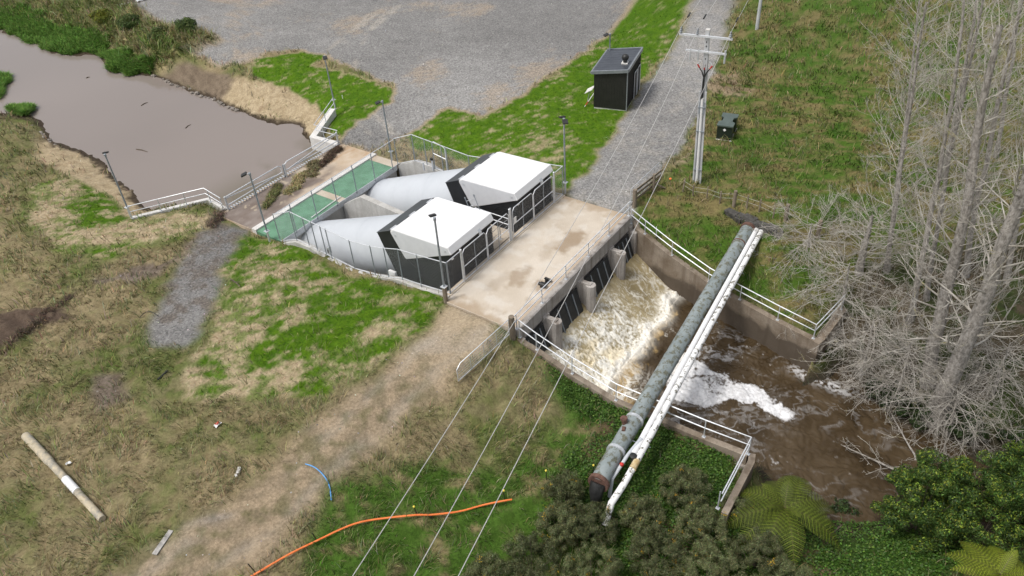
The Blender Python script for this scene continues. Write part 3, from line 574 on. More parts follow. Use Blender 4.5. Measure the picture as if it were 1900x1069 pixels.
MB().bb((11.2, -5.5, -4.6), (11.95, -4.855, -.78)).bb((11.2, -5.1, -.78), (11.9, -5.003, -.45)).build('abutment', M['old'], WBR, bevel=.02)
MB().bb((-.9, -5.6, -4.6), (-.35, -4.855, -.8)).bb((-.9, -5.25, -.8), (-.5, -5.003, -.42)).build('abutment', M['old'], WBR, bevel=.02)
def wall_strip(path, th, zb, name, mat, parent, side=1):
    "wall along a 3d top line; th thick, down to zb"
    p = np.array(path, float); n = len(p); d = np.gradient(p[:, :2], axis=0); d /= np.linalg.norm(d, axis=1)[:, None]; nr = np.stack([-d[:, 1], d[:, 0]], 1)*side
    V = []
    for i in range(n):
        o = p[i, :2]+nr[i]*th
        V += [[*p[i, :2], p[i, 2]], [*o, p[i, 2]], [*o, zb], [*p[i, :2], zb]]
    Fs = [(i*4+j, i*4+(j+1) % 4, (i+1)*4+(j+1) % 4, (i+1)*4+j) for i in range(n-1) for j in range(4)]+[(3, 2, 1, 0), tuple((n-1)*4+j for j in range(4))]
    return MB().add(V, Fs).build(name, mat, parent, bevel=.012)
def densify(path, step=.8):
    o = []
    for a, b in zip(path[:-1], path[1:]):
        a, b = np.array(a), np.array(b); k = max(1, int(np.linalg.norm(b-a)/step)); o += [a+(b-a)*i/k for i in range(k)]
    return o+[np.array(path[-1])]
RET_R = G(1558, 568, -1.55); RET_L = G(1338, 950, -2.0)
wr = thing('wing_wall', (10, -11, -2), 'long stained brown wing wall of the outlet on the side of the bare trees', 'retaining wall', 'wing walls of the outlet')
wall_strip(WR, .34, -5.6, 'wall', M['wing'], wr, side=1)
wall_strip([(8.38, -17.3, -1.85), (8.78, -17.42, -1.84), tuple(RET_R)], .42, -5.6, 'return_wall', M['wing'], wr, side=-1)
wl = thing('wing_wall', (-.6, -11, -2), 'wing wall of the outlet between the foaming water and the green bank with ivy', 'retaining wall', 'wing walls of the outlet')
wall_strip(WL, .32, -5.6, 'wall', M['wing'], wl, side=-1)
wall_strip([(-.5, -17.3, -1.8), (-.9, -17.42, -1.82), tuple(RET_L)], .30, -5.2, 'return_wall', M['wing'], wl, side=1)
q = G(1375, 862, -2.6); MB().box(q+[0, 0, -1.1], (.5, .5, 2.6)).box(q+[.05, .1, .22], (.36, .36, .1)).build('end_post', M['old'], wl, bevel=.03)
def handrail(label, pts, posts, h=(.52, .95), r=.031, name='handrail', group='handrails', drop=True):
    pts = [np.array(p, float) for p in pts]; t = thing(name, pts[0], label, 'handrail', group)
    for k, hh in enumerate(h): MB().tube([p+[0, 0, hh] for p in pts], r, 7).build('top_rail' if k else 'middle_rail', M['rail'], t, smooth=True)
    for p in posts:
        p = np.array(p, float); MB().tube([p, p+[0, 0, h[1]]], r*.95, 7).bb(p+[-.08, -.08, -.005], p+[.08, .08, .015]).build('post', M['galv'], t, smooth=True)
    return t
handrail('straight handrail along the concrete parapet above the flap gates', [(-.8, -4.8, .12), (11.7, -4.8, .12)], [(x, -4.8, .12) for x in (-.62, 1.78, 4.2, 6.65, 9.05, 11.55)])
ofs = lambda W, d: [(x+d, y, z) for x, y, z in W]
handrail('handrail on the wing wall beside the bare trees, running under the grey pipe', [(11.45, -5.02, -.22)]+ofs(WR[2:], .17)+[tuple(RET_R+[-.1, -.15, 0])], [(11.45, -5.02, -.3)]+[ofs(WR, .17)[i] for i in (2, 3, 4, 5, 6, 7)]+[tuple(RET_R+[-.2, -.15, -.02])])
handrail('handrail on the wing wall beside the green ivy bank, turning back at its end', [(-.7, -5.02, -.28)]+ofs(WL[2:], -.16)+[tuple(RET_L+[.05, .1, 0])], [(-.7, -5.02, -.3)]+[ofs(WL, -.16)[i] for i in (2, 3, 4, 6, 7)]+[tuple(RET_L+[.1, .2, 0])], h=(.6, 1.12))
sg = thing('small_sign', GT(1217, 442), 'small blank grey plate on a peg behind the wing wall handrail', 'sign'); q = GT(1217, 442)
MB().box(q+[0, 0, .5], (.5, .03, .38), rz=.5).build('plate', M['galv'], sg); MB().tube([q, q+[0, 0, .5]], .02, 5).build('peg', M['post'], sg)
# valve actuator on the deck
q = G(1010, 536, 0.)+[.35, .15, 0]; t = thing('gate_winch', q, 'small black winch on the deck behind the parapet handrail', 'winch')
MB().bb(q+[-.38, -.11, 0], q+[.38, .11, .08]).box(q+[-.25, 0, .18], (.2, .3, .2)).build('base', M['dark'], t, bevel=.01)
MB().tube([q+[-.32, -.2, .22], q+[-.32, .2, .22]], .11, 12).build('drum', M['dark'], t, True); MB().tube([q+[.3, -.18, .16], q+[.3, .18, .16]], .08, 12).build('drum', M['dark'], t, smooth=True)
MB().box(q+[.1, .05, .2], (.06, .06, .3)).box(q+[.1, .05, .36], (.16, .08, .06)).build('lever', M['dark'], t)
# ---------------------------------------------------------------- pump chamber
PROF = [(0., -.02), (2.2, -.33), (3.7, -.33), (5.7, -.85), (7.5, -1.12), (10.2, -.9), (10.9, -.64), (12.3, -.66), (14.05, -1.43)]
ch = thing('pump_chamber', (5.8, 7, -1), 'concrete pump chamber holding the two big white tubes', 'concrete chamber')
def side_wall(x0, x1, prof, zb, nm):
    p = list(prof)+[(prof[-1][0], zb), (prof[0][0], zb)]
    return MB().prism(p, 0, x0, x1).build(nm, M['new'], ch, bevel=.015)
PR2 = [(y, z) for y, z in PROF]
side_wall(-.22, .14, PR2, -5., 'side_wall'); side_wall(11.42, 11.82, PR2, -5., 'side_wall')
side_wall(5.58, 6.0, [(3.5, -.9), (5.5, -.9), (8.4, -.75), (12.15, -.45), (14.03, -1.62)], -5., 'dividing_wall')
MB().bb((-.1, -.118, -3.), (11.8, .25, .06)).build('front_kerb', M['deck'], ch, bevel=.015)
MB().bb((.15, .26, -4.6), (5.57, 14, -4.4)).bb((6.01, .26, -4.6), (11.41, 14, -4.4)).build('floor', M['new'], ch)
MB().bb((4.95, .6, -1.3), (7.05, 3.6, -.25)).build('landing', M['deck'], ch)
sl = thing('intake_slab', (6, 17.5, ZU), 'muddy intake slab between the pond rails and the green walkway', 'concrete slab')
MB().bb((.02, 16.88, ZU-.35), (11.85, 20.2, ZU)).bb((.5, 20.2, ZU-2.5), (11.8, 20.42, ZU-.02)).build('slab', M['slab'], sl, bevel=.01)
def slab_col(a, b):
    n_ = fbm(a, b, .8, 331, 5); c = mixc(cfull((.44, .34, .24), a), cfull((.58, .50, .40), a), n_*1.8-.4)
    c = mixc(c, cfull((.40, .26, .15), a), sstep(.52, .68, fbm(a*.4, b, 1.3, 333, 4))*.6); mud = sstep(9.2, 5.8, a+(b-18.5)*.55+(fbm(a, b, .7, 335, 4)-.5)*4.5)*(1-.75*sstep(17.75, 17.2, b+(fbm(a, b, 1.5, 341, 3)-.5)*.7)*sstep(2.5, 5, a))
    c = mixc(c, mixc(cfull((.135, .105, .09), a), cfull((.24, .205, .185), a), fbm(a*.6, b, 1.5, 337, 4)*1.8-.4), mud*.93)
    return mixc(c, cfull((.45, .38, .28), a), sstep(.68, .78, fbm(a, b, 2.2, 339, 3))*mud*.7)
film('mud_film', .04, 11.84, 16.9, 20.2, ZU+.004, slab_col, sl)
wk = thing('walkway', (5.7, 15.4, ZU), 'green grated walkway with concrete edges across the pump intake', 'walkway')
MB().bb((-.02, 16.45, ZU-.4), (11.75, 16.86, ZU+.14)).build('upstream_kerb', M['kerb'], wk, bevel=.015)
MB().bb((.02, 14.1, ZU-.3), (5.38, 16.44, ZU+.03)).build('grate_panel', M['grate'], wk); MB().bb((6.0, 14.1, ZU-.3), (10.92, 16.44, ZU+.03)).build('grate_panel', M['grate'], wk)
MB().bb((5.39, 14.1, ZU-.3), (5.99, 16.44, ZU+.034)).build('concrete_strip', M['deck'], wk); MB().bb((10.93, 14.1, ZU-.3), (11.7, 16.44, ZU+.034)).build('concrete_strip', M['deck'], wk)
MB().bb((0, 14.02, ZU-.34), (11.25, 14.09, ZU+.06)).build('edge_beam', M['galv'], wk)
MB().bb((0.3, 14.2, -3.9), (11.3, 14.5, ZU-.31)).build('intake_wall', M['new'], wk)
q0, q1 = G(578, 403.6, ZU+.1), G(632.5, 364.4, ZU+.1); MB().tube([q0, q1], .035, 6).build('white_rod', M['whiteplast'], None, True, origin=q0); o = bpy.context.scene.objects['white_rod']; tag(o, 'thin white rod lying on the near green grate of the walkway', 'rod')
# bar screen and its rails
bs_ = thing('bar_screen', (6, 20.4, ZU), 'dark bar screen sloping into the pond under the intake rails', 'trash screen')
for i in range(46):
    x = .95+i*.238; MB().tube([(x, 20.25, ZU+.05), (x, 20.75, ZU-.35), (x, 21.6, -3.4)], .022, 4).build('bar', M['post'], bs_); MB().box((x, 20.36, ZU+.035), (.09, .28, .07)).build('bar_foot', M['galv'], bs_)
MB().tube([(.8, 20.75, ZU-.32), (11.7, 20.75, ZU-.32)], .05, 6).build('cross_beam', M['post'], bs_)
gt = thing('barrier_gate', (.86, 20.3, ZU), 'galvanised barrier gate leaf over the bar screen, nearer the lone stump', 'gate', 'barrier gates along the pond')
def barrier(t, x0, x1, s):
    y = 20.3; z = ZU
    MB().tube([(x0+.1, y, z+1.0), (x1-.35, y, z+1.02), (x1-.12, y, z+.88), (x1-.1, y, z+.42), (x0+.1, y, z+.35)] if s > 0 else [(x1-.1, y, z+1.0), (x0+.35, y, z+1.02), (x0+.12, y, z+.88), (x0+.1, y, z+.42), (x1-.1, y, z+.35)], .042, 7).build('frame', M['rail'], t, True)
    MB().tube([(x0+.1, y, z+.9) if s > 0 else (x1-.1, y, z+.9), ((x1-.4 if s > 0 else x0+.4), y, z+.42)], .032, 6).build('brace', M['rail'], t, True)
    xp = x0 if s > 0 else x1; MB().tube([(xp, y, z), (xp, y, z+1.02)], .065, 9).lathe((xp, y, z+1.0), [(.08, 0), (.08, .04), (.02, .07)], 9).build('post', M['galv'], t, True)
barrier(gt, .86, 6.0, 1)
g2 = thing('barrier_gate', (11.6, 20.3, ZU), 'galvanised barrier gate leaf over the bar screen, nearer the concrete steps', 'gate', 'barrier gates along the pond'); barrier(g2, 6.15, 11.6, -1)
q = np.array([6.07, 20.12, ZU]); t = thing('latch_post', q, 'stout galvanised post in the middle of the pond barrier', 'post'); MB().tube([q, q+[0, 0, 1.05]], .06, 9).build('post', M['galv'], t, True); MB().tube([q+[0, .15, .0], q+[0, .15, .95]], .05, 9).build('stop', M['post'], t, True)
# kerb wings with handrails at both sides of the intake
def kerb(label, path, zb, th=.34, side=1, hl='', off=.1, posts=()):
    t = thing('kerb_wall', path[0], label, 'kerb wall', 'kerb walls beside the intake'); wall_strip(path, th, zb, 'wall', M['kerb'], t, side)
    handrail(hl, [np.array(p)+[0, 0, 0] for p in path], posts, group='handrails beside the intake')
k1, k2, k3 = G(246, 405, -1.25), G(385, 371, -1.3), G(416, 390, -1.38)
lerp = lambda a, b, t: np.array(a)+(np.array(b)-np.array(a))*t
kerb('white kerb wall angling out from the intake beside the left straw bank', [k1, k2, k3], -3.8, side=1, hl='handrail along the white kerb wall on the left straw bank', posts=[k1, lerp(k1, k2, .38), lerp(k1, k2, .72), lerp(k2, k3, .2), lerp(k2, k3, .95)])
j1, j2, j3 = G(622, 202, -.55), G(587, 252, -1.3), G(630, 263, -1.38)
kerb('white stepped kerb wall climbing to the bright lawn corner behind the pond', [j1, j2, j3], -3.8, side=-1, hl='handrail up the white stepped kerb by the bright lawn corner', posts=[j1, lerp(j1, j2, .5), lerp(j2, j3, .35), lerp(j2, j3, .95)], th=.55)
# ---------------------------------------------------------------- pumps
def make_pump(xc, lt, lh):
    t = thing('pump_tube', (xc, 9.5, -2), lt, 'pump tube', 'big white pump tubes')
    ax0 = np.array([xc, 5.16, -.16]); d = np.array([0, .931, -.364]); L = 9.4
    MB().tube([ax0-d*.6, ax0+d*.6, ax0+d*L*.5, ax0+d*L], 1.86, 72).build('tube', M['tube'], t, True)
    for s in (3.1, 6.2): MB().tube([ax0+d*s, ax0+d*(s+.025)], 1.868, 72).build('weld_seam', M['tube'], t, True)
    h = thing('pump_house', (xc, 3, 0), lh, 'pump house', 'pump houses on the tubes')
    x0, x1 = xc-2., xc+2.
    A_, B_, P4 = (5.85, 1.62), (4.75, 2.1), (3.82, .49)
    MB().prism([A_, B_, P4, (3.0, -.05), (2.6, -1.5), (4.55, -1.75)], 0, x0+.03, x1-.03).build('collar', M['black'], h, bevel=.02)
    MB().prism([(5.86, 1.625), (5.83, 1.66), (4.77, 2.135), (4.74, 2.11)], 0, x0-.02, x1+.02).build('collar_roof', M['blacktop'], h)  # strip on the black collar with the sky reflection in its colour
    bd = MB().prism([(3.78, .5), (.55, 1.9), (.5, -.6), (2.9, -1.3), (3.1, -.2)], 0, x0+.08, x1-.08); bd.build('body', M['black'], h)
    lv = MB()
    for i in range(18):
        z = 1.55-i*.115
        lv.box(((x0+x1)/2, .47, z), (3.8, .05, .05))
        if z < 1.1:
            y1 = min(3.75, .6+(1.75-z)*2.4) if z > .5 else 3.2
            for xx in (x0+.05, x1-.05): lv.box((xx, (.55+y1)/2, z), (.05, y1-.55, .045))
    lv.build('louvres', M['black'], h)
    MB().prism([(4.73, 2.1), (4.62, 2.22), (4.4, 2.3), (.53, 2.42), (.33, 2.0), (3.82, .46)], 0, x0, x1).build('hood', M['white'], h, bevel=.035)
    MB().prism([(4.7, 2.02), (3.86, .52), (.42, 2.0), (.55, 2.36), (4.4, 2.24)], 0, x0-.012, x0-.001).build('hood_shade_cheek', M['shaded_cheek'], h)  # thin sheet over the hood side carrying its painted shade
    for yy, zz in ((4.35, 1.95), (.75, 2.12)):
        MB().lathe((0, 0, 0), [(.09, 0), (.09, .03), (.05, .05)], 10); MB().tube([(x0-.03, yy, zz), (x0-.01, yy, zz)], .09, 12).build('lifting_eye', M['galv'], h)
    MB().prism([(.60, 2.43), (.28, 1.98), (.26, 1.78), (.31, 1.78), (.34, 1.97), (.62, 2.41)], 0, xc+.5, xc+.72).build('latch', M['galv'], h)
    for xx in (x0+.35, xc, x1-.4): MB().box((xx, 4.76, 2.13), (.5, .12, .05)).build('hinge', M['galv'], h)
    MB().box((x0+.18, .42, 1.62), (.16, .06, .07)).build('marker_lamp', M['whiteplast'], h)
M['shaded_cheek'] = pmat('hood_white_in_shade', (.60, .61, .63), (.66, .67, .69), 1.5, .5)  # hood white greyed: shade of the side face put into the colour
make_pump(2.8, 'big white pump tube beside the left fence, nearest the lawn patch', 'white hooded black pump house with the floodlight post in front of it')
make_pump(9.18, 'big white pump tube on the far side of the dividing wall', 'white hooded black pump house farther along, with the ladder beside it')
# pump fittings
q = np.array([11.1, 11.2, -.9]); t = thing('vent_pipes', q, 'short galvanised vent pipes on the chamber wall by the side gate', 'vent pipe')
MB().tube([q, q+[0, 0, .6]], .06, 8).tube([q+[.3, -.6, 0], q+[.3, -.6, .75], q+[.3, -.5, .85]], .07, 8).build('pipes', M['galv'], t, True); MB().lathe(q+[.3, -.55, .82], [(.1, 0), (.12, .05), (.1, .14)], 10).build('cap', M['dark'], t, True)
q = np.array([.12, 9.6, -.95]); t = thing('tap_fitting', q, 'small white and grey tap fitting inside the left fence', 'tap'); MB().tube([q, q+[0, 0, .55]], .05, 8).box(q+[0, 0, .6], (.22, .16, .14)).build('stem', M['galv'], t); MB().box(q+[.1, .15, .25], (.16, .2, .3)).build('box', M['dark'], t)
q = np.array([.3, 4.6, -.75]); t = thing('junction_box', q, 'white junction box at the foot of the near pump house', 'junction box'); MB().box(q+[0, 0, .2], (.18, .5, .4)).build('box', M['whiteplast'], t, bevel=.02); MB().tube([q+[0, -.3, 0], q+[0, -.3, .5]], .03, 6).build('conduit', M['galv'], t)
# landing rails, ladder between the houses
q = np.array([5.9, 1.6, -.25]); t = thing('ladder', q, 'grey ladder standing between the two pump houses', 'ladder')
lad = [(q+[-.35, .3, -.4], q+[-.05, 1.6, 2.2]), (q+[.15, .0, -.4], q+[.45, 1.3, 2.2])]
for a, b in lad: MB().tube([a, b], .03, 6).tube([b, b+[.0, .05, .12]], .042, 6).build('stile', M['post'], t)
for i in range(8): MB().tube([lerp(*lad[0], .08+i*.125), lerp(*lad[1], .08+i*.125)], .022, 6).build('rung', M['galv'], t)
handrail('handrail of the little landing between the pump houses', [(5.0, 3.4, -.25), (5.0, .9, -.25), (6.9, .9, -.25), (6.9, 3.4, -.25)], [(5.0, .9, -.25), (6.9, .9, -.25), (6.0, .9, -.25)], group='landing rails')
# ---------------------------------------------------------------- chain link fence
HF = 2.1
def fence_run(label, pts, posts, cat='fence'):
    pts = [np.array(p, float) for p in pts]; t = thing('chain_link_fence', pts[0], label, cat, 'chain link fence round the pumps')
    m = MB()
    for a, b in zip(pts[:-1], pts[1:]): m.add([a+[0, 0, .04], b+[0, 0, .04], b+[0, 0, HF-.02], a+[0, 0, HF-.02]], [(0, 1, 2, 3)])
    m.build('wire_mesh', M['mesh'], t)
    MB().tube([p+[0, 0, HF] for p in pts], .026, 7).build('top_rail', M['rail'], t, True); MB().tube([p+[0, 0, .07] for p in pts], .024, 7).build('bottom_rail', M['rail'], t, True)
    for p in posts: p = np.array(p, float); MB().tube([p+[0, 0, -.1], p+[0, 0, HF+.03]], .032, 8).build('post', M['post'], t, True)
    return t
side = [(0., .05), (2.1, -.18), (3.5, -.30), (4.6, -.62), (5.7, -.86), (7.4, -1.06), (9.3, -.89), (9.75, -.85), (10.5, -.78), (11.2, -.72), (12.3, -.62), (14.05, -1.36)]
xr = lambda y: 11.72-.3*y/14
fence_run('chain link fence on the chamber wall facing the patchy seeded grass', [(-.04, y, z) for y, z in side], [(-.04, y, z) for y, z in side])
fr = fence_run('chain link fence on the chamber wall facing the bright green lawn', [(xr(y), y, z) for y, z in side], [(xr(y), y, z) for y, z in side])
g = MB().tube([(xr(10.5), 10.5, -.62), (xr(10.5), 10.5, 1.25), (xr(10.4), 10.35, 1.38), (xr(9.5), 9.55, 1.2), (xr(9.4), 9.4, 1.05), (xr(9.4), 9.4, -.82)], .03, 7).tube([(xr(10.5), 10.5, .45), (xr(9.4), 9.4, .25)], .026, 7).build('gate_frame', M['rail'], fr, True)
fence_run('chain link fence along the edge of the green walkway', [(.03, 14.0, ZU+.03), (11.3, 14.0, ZU+.03)], [(x, 14.0, ZU+.03) for x in (1.3, 3.2, 5.1, 7.0, 8.9, 10.8)])
ff = fence_run('chain link fence with double gates along the concrete deck', [(0, 0, .06), (1.22, 0, .06)], [(0, 0, .06)])
MB().add([(10.72, 0, .1), (11.76, 0, .1), (11.76, 0, HF), (10.72, 0, HF)], [(0, 1, 2, 3)]).build('wire_mesh', M['mesh'], ff)
MB().tube([(10.7, 0, HF+.06), (11.76, 0, HF+.06)], .026, 7).build('top_rail', M['rail'], ff, True); MB().tube([(10.7, 0, .12), (11.76, 0, .12)], .024, 7).build('bottom_rail', M['rail'], ff, True)
for x in (1.22, 5.86, 10.7): MB().tube([(x, 0, 0), (x, 0, HF+.1)], .06, 10).lathe((x, 0, HF+.1), [(.07, 0), (.07, .04), (.02, .08)], 10).build('gate_post', M['galv'], ff, True)
MB().tube([(6.02, .05, 0), (6.02, .05, HF+.1)], .05, 10).build('gate_post', M['galv'], ff, True)
for x0, x1 in ((1.34, 3.5), (3.58, 5.74), (6.14, 8.3), (8.38, 10.58)):
    gl = MB().tube([(x0, 0, .12), (x0, 0, HF-.2), (x0+.18, 0, HF), (x1-.18, 0, HF), (x1, 0, HF-.2), (x1, 0, .12), (x0, 0, .12)], .028, 7).build('gate_leaf', M['rail'], ff, True)
    MB().tube([(x0, 0, 1.0), (x1, 0, 1.0)], .024, 7).build('gate_rail', M['rail'], gl, True); MB().tube([((x0+x1)/2, 0, .12), ((x0+x1)/2, 0, HF)], .022, 7).build('gate_stile', M['post'], gl, True)
    MB().add([(x0, 0, .12), (x1, 0, .12), (x1, 0, HF-.02), (x0, 0, HF-.02)], [(0, 1, 2, 3)]).build('wire_mesh', M['mesh'], gl)
MB().box((6.3, -.05, 1.25), (.26, .015, .45)).build('notice_plate', M['whiteplast'], ff)
# ---------------------------------------------------------------- lamp posts
def lamp(base, top, label, heads, stub=None, r=.05, n_side=1):
    r = .058; base = np.array(base, float); t = thing('lamp_post', base, label, 'lamp post', 'floodlight posts'); H = top
    zf = .75
    if stub == 'timber': MB().tube([base+[0, 0, -.2], base+[0, 0, .95]], .13, 12).build('timber_stub', M['timber'], t, True); zf = .98
    else: MB().tube([base+[0, 0, -.1], base+[0, 0, zf]], r*1.25, 10).build('lower_post', M['galv'], t, True)
    MB().box(base+[0, 0, zf], (.3, .3, .03)).build('flange', M['galv'], t)
    MB().tube([base+[0, 0, zf], base+[0, 0, H]], [r, r*.85], 10).lathe(base+[0, 0, H], [(r*1.3, -.12), (r*1.3, .04), (r*.5, .07)], 10).build('pole', M['post'], t, True)
    for ang in heads:
        d = np.array([math.cos(ang), math.sin(ang), 0]); s = np.array([-d[1], d[0], 0]); a = base+[0, 0, H-.06]
        MB().tube([a, a+d*.16+[0, 0, .05]], .03, 6).build('bracket', M['galv'], t)
        c = a+d*.34+np.array([0, 0, .05]); dd = d*.94+np.array([0, 0, -.34]); nn = np.cross(dd, s)
        hd = MB().box(c, (.36, .34, .09), ux=[dd, s, nn]).build('lamp_head', M['dark'], t, bevel=.015)
        MB().box(c+nn*(-.05 if nn[2] > 0 else .05), (.3, .28, .02), ux=[dd, s, nn]).build('lens', M['glass'], hd)
lamp(GT(244.5, 405, .0)*[1, 1, 0]+[0, 0, -1.3], 4.75, 'floodlight post at the outer end of the left white kerb wall', [.9], r=.045)
lamp((-.28, 14.85, ZU), 4.95, 'floodlight post at the near corner of the green walkway', [2.4], r=.045)
lamp(j1+[.15, .15, -.05], 4.4, 'floodlight post at the top of the stepped kerb on the bright lawn', [-2.2], r=.045)
lamp((11.75, 14.9, ZU), 4.7, 'floodlight post between the gravel path and the far end of the walkway', [2.6], r=.045)
lamp((12.15, .1, 0), 5.15, 'floodlight post at the deck corner beside the gravel road', [-2.4, .9], r=.045)
lamp((-.58, -.12, 0), 5.3, 'floodlight post on a timber stub in front of the near pump house', [1.0], stub='timber', r=.045)
lamp(G(1132, 63, 4.3)*[1, 1, 0], 4.3, 'floodlight post mostly hidden behind the black shed', [2.5], r=.045)
# ---------------------------------------------------------------- shed
sA, sB = G(1099.5, 204, 0)[:2], G(1161.5, 207.7, 0)[:2]
e1 = (sB-sA)/np.linalg.norm(sB-sA); e2 = np.array([-e1[1], e1[0]]); SW = np.linalg.norm(sB-sA); SD = 4.25
sCc = G(1186.5, 165, 0)[:2]; e2 = (sCc-sB)/np.linalg.norm(sCc-sB); e1 = np.array([e2[1], -e2[0]]); SW = float((sB-sA)@e1); sA = sB-e1*SW
def S(u, v, z): p = sA+e1*u+e2*v; return np.array([p[0], p[1], z])
ushed = np.array([[*e1, 0], [*e2, 0], [0, 0, 1]])
sh = thing('shed', S(SW/2, SD/2, 0), 'small black clad shed with sloping roof beside the gravel road', 'shed')
b = MB(); hz = lambda u: 2.9+.34*u/SW
V = [S(u, v, z) for (u, v) in ((0, 0), (SW, 0), (SW, SD), (0, SD)) for z in (.12, hz(u))]
b.add(V, [(0, 2, 3, 1), (2, 4, 5, 3), (4, 6, 7, 5), (6, 0, 1, 7), (1, 3, 5, 7), (0, 6, 4, 2)])
wb = b.build('wall', M['shed'], sh)
b = MB()
for i in range(12): u = .12+i*(SW-.24)/11; b.box(S(u, -.012, (.12+hz(u))/2), (.025, .02, hz(u)-.2), ux=ushed)
for i in range(18): v = .12+i*(SD-.24)/17; b.box(S(SW+.012, v, 1.65), (.02, .025, 2.9), ux=ushed)
b.build('cladding_battens', M['shed'], sh)
MB().box(S(SW/2, SD/2, .06), (SW-.05, SD-.05, .14), ux=ushed).build('base_slab', M['kerb'], sh)
def slabp(u0, u1, v0, v1, dz0, dz1, name, mat, par):
    return MB().add([S(u, v, hz(u)+dz) for dz in (dz0, dz1) for (u, v) in ((u0, v0), (u1, v0), (u1, v1), (u0, v1))], [(3, 2, 1, 0), (4, 5, 6, 7), (0, 1, 5, 4), (1, 2, 6, 5), (2, 3, 7, 6), (3, 0, 4, 7)]).build(name, mat, par)
rf = slabp(-.14, SW+.06, -.1, SD+.1, .01, .09, 'roof', M['blacktop'], sh)
b = MB()
for i in range(9): v = .2+i*(SD-.4)/8; b.add([S(u, vv, hz(u)+dz) for dz in (.086, .096) for (u, vv) in ((-.1, v-.02), (SW, v-.02), (SW, v+.02), (-.1, v+.02))], [(4, 5, 6, 7), (0, 1, 5, 4), (1, 2, 6, 5), (2, 3, 7, 6), (3, 0, 4, 7)])
b.build('roof_rib', M['blacktop'], rf)
M['flash'] = pmat('grey_flashing', (.20, .22, .24), (.28, .30, .32), 5, .4, .3)
slabp(-.17, SW+.1, -.17, -.02, -.10, .13, 'flashing', M['flash'], rf); slabp(-.17, SW+.1, SD+.02, SD+.17, -.10, .13, 'flashing', M['flash'], rf); slabp(SW+.0, SW+.13, -.019, SD+.019, -.12, .135, 'ridge_cap', M['flash'], rf)
slabp(-.26, -.145, -.1, SD+.1, -.06, .06, 'gutter', M['flash'], rf)
MB().box(S(SW+.02, -.02, 1.6), (.07, .07, 3.05), ux=ushed).build('corner_trim', M['flash'], sh)
for v in (2.0, 3.05):
    d = MB().box(S(SW+.05, v+.45, 1.2), (.04, .9, 2.1), ux=ushed).build('door', M['shed'], sh)
    for dv_ in (.05, .85): MB().box(S(SW+.085, v+dv_, 1.2), (.03, .08, 2.14), ux=ushed).build('door_frame', M['rail'], d)
    MB().box(S(SW+.085, v+.45, 2.24), (.03, .8, .06), ux=ushed).build('door_head', M['rail'], d)
MB().box(S(SW+.2, 3.0, 2.65), (.14, .12, .12), ux=ushed).build('door_lamp', M['dark'], sh)
c = S(SW*.80, 1.25, hz(SW*.80)+.09); MB().box(c+[0, 0, .05], (.48, .48, .09), ux=ushed).build('vent_base', M['kerb'], sh)
MB().lathe(c+[0, 0, .08], [(.15, 0), (.15, .16), (.22, .24), (.27, .36), (.25, .5), (.16, .60), (.03, .63)], 18).build('roof_vent', M['dark'], sh, True)
q = G(1089, 160, .7); t = thing('tilted_board', q, 'pale board on a stand tilted against the back of the black shed', 'board'); MB().box(S(-.55, .9, 1.1), (.7, .9, .04), ux=np.array([[*e1*.85, .52], [*e2, 0], [*(-e1*.52), .85]])).build('board', M['kerb'], t)
MB().tube([S(-.75, .8, 0), S(-.55, .8, 1.05)], .03, 6).build('stand', M['galv'], t)
for k, lb in enumerate(('red and white striped stake leaning on the back of the black shed', 'plain white stake leaning on the back of the black shed')):
    t = thing('leaning_stake', S(-.7, .2+.25*k, 0), lb, 'stake', None); st = MB().tube([S(-.75, .1+.25*k, 0), S(-.06, .5+.25*k, 1.1)], .03, 6).build('stake', M['whiteplast'], t)
    if not k: MB().tube([S(-.68, .14, .11), S(-.5, .245, .4)], .034, 6).build('red_band', M['red'], st)
# ---------------------------------------------------------------- green cabinet
cA, cB = GT(1327.5, 257)[:2], GT(1358, 258.5)[:2]; f2 = G(1341, 201.5, .95)[:2]-G(1328, 227, .95)[:2]; f2 /= np.linalg.norm(f2); f1 = np.array([f2[1], -f2[0]]); cB = cA+f1*float((cB-cA)@f1)
zc = ZT(*cA)-.03; wc = np.linalg.norm(cB-cA); Cc = lambda u, v, z: np.array([*(cA+f1*u*wc+f2*v), zc+z])
cb = thing('electrical_cabinet', Cc(.5, 1, 0), 'dark green electrical cabinet with a waisted lid in the paddock beside the pole', 'cabinet')
ucb = np.array([[*f1, 0], [*f2, 0], [0, 0, 1]])
plan = [(0, 0), (1, 0), (1, .62), (.80, .8), (.80, 1.3), (1, 1.48), (1, 2.0), (0, 2.0), (0, 1.48), (.20, 1.3), (.20, .8), (0, .62)]
def ext(plan, z0, z1, sc_): 
    n = len(plan); V = [Cc(.5+(u-.5)*sc_, 1+(v-1)*sc_, z) for z in (z0, z1) for u, v in plan]
    return MB().add(V, [(i, (i+1) % n, n+(i+1) % n, n+i) for i in range(n)]+[tuple(range(n-1, -1, -1)), tuple(range(n, 2*n))])
ext(plan, 0, 1.02, .95).build('body', M['cabinet'], cb); ext(plan, 1.025, 1.12, 1.02).build('lid', M['cabtop'], cb)
MB().box(Cc(.5, .02, .78), (.16, .02, .16), ux=np.array([[*f1*.7, .7], [*f2, 0], [*(-f1*.7), .7]])).build('warning_plate', M['whiteplast'], cb)
MB().box(Cc(.5, 1, -.02), (wc*1.05, 2.05, .1), ux=ucb).build('plinth', M['kerb'], cb)
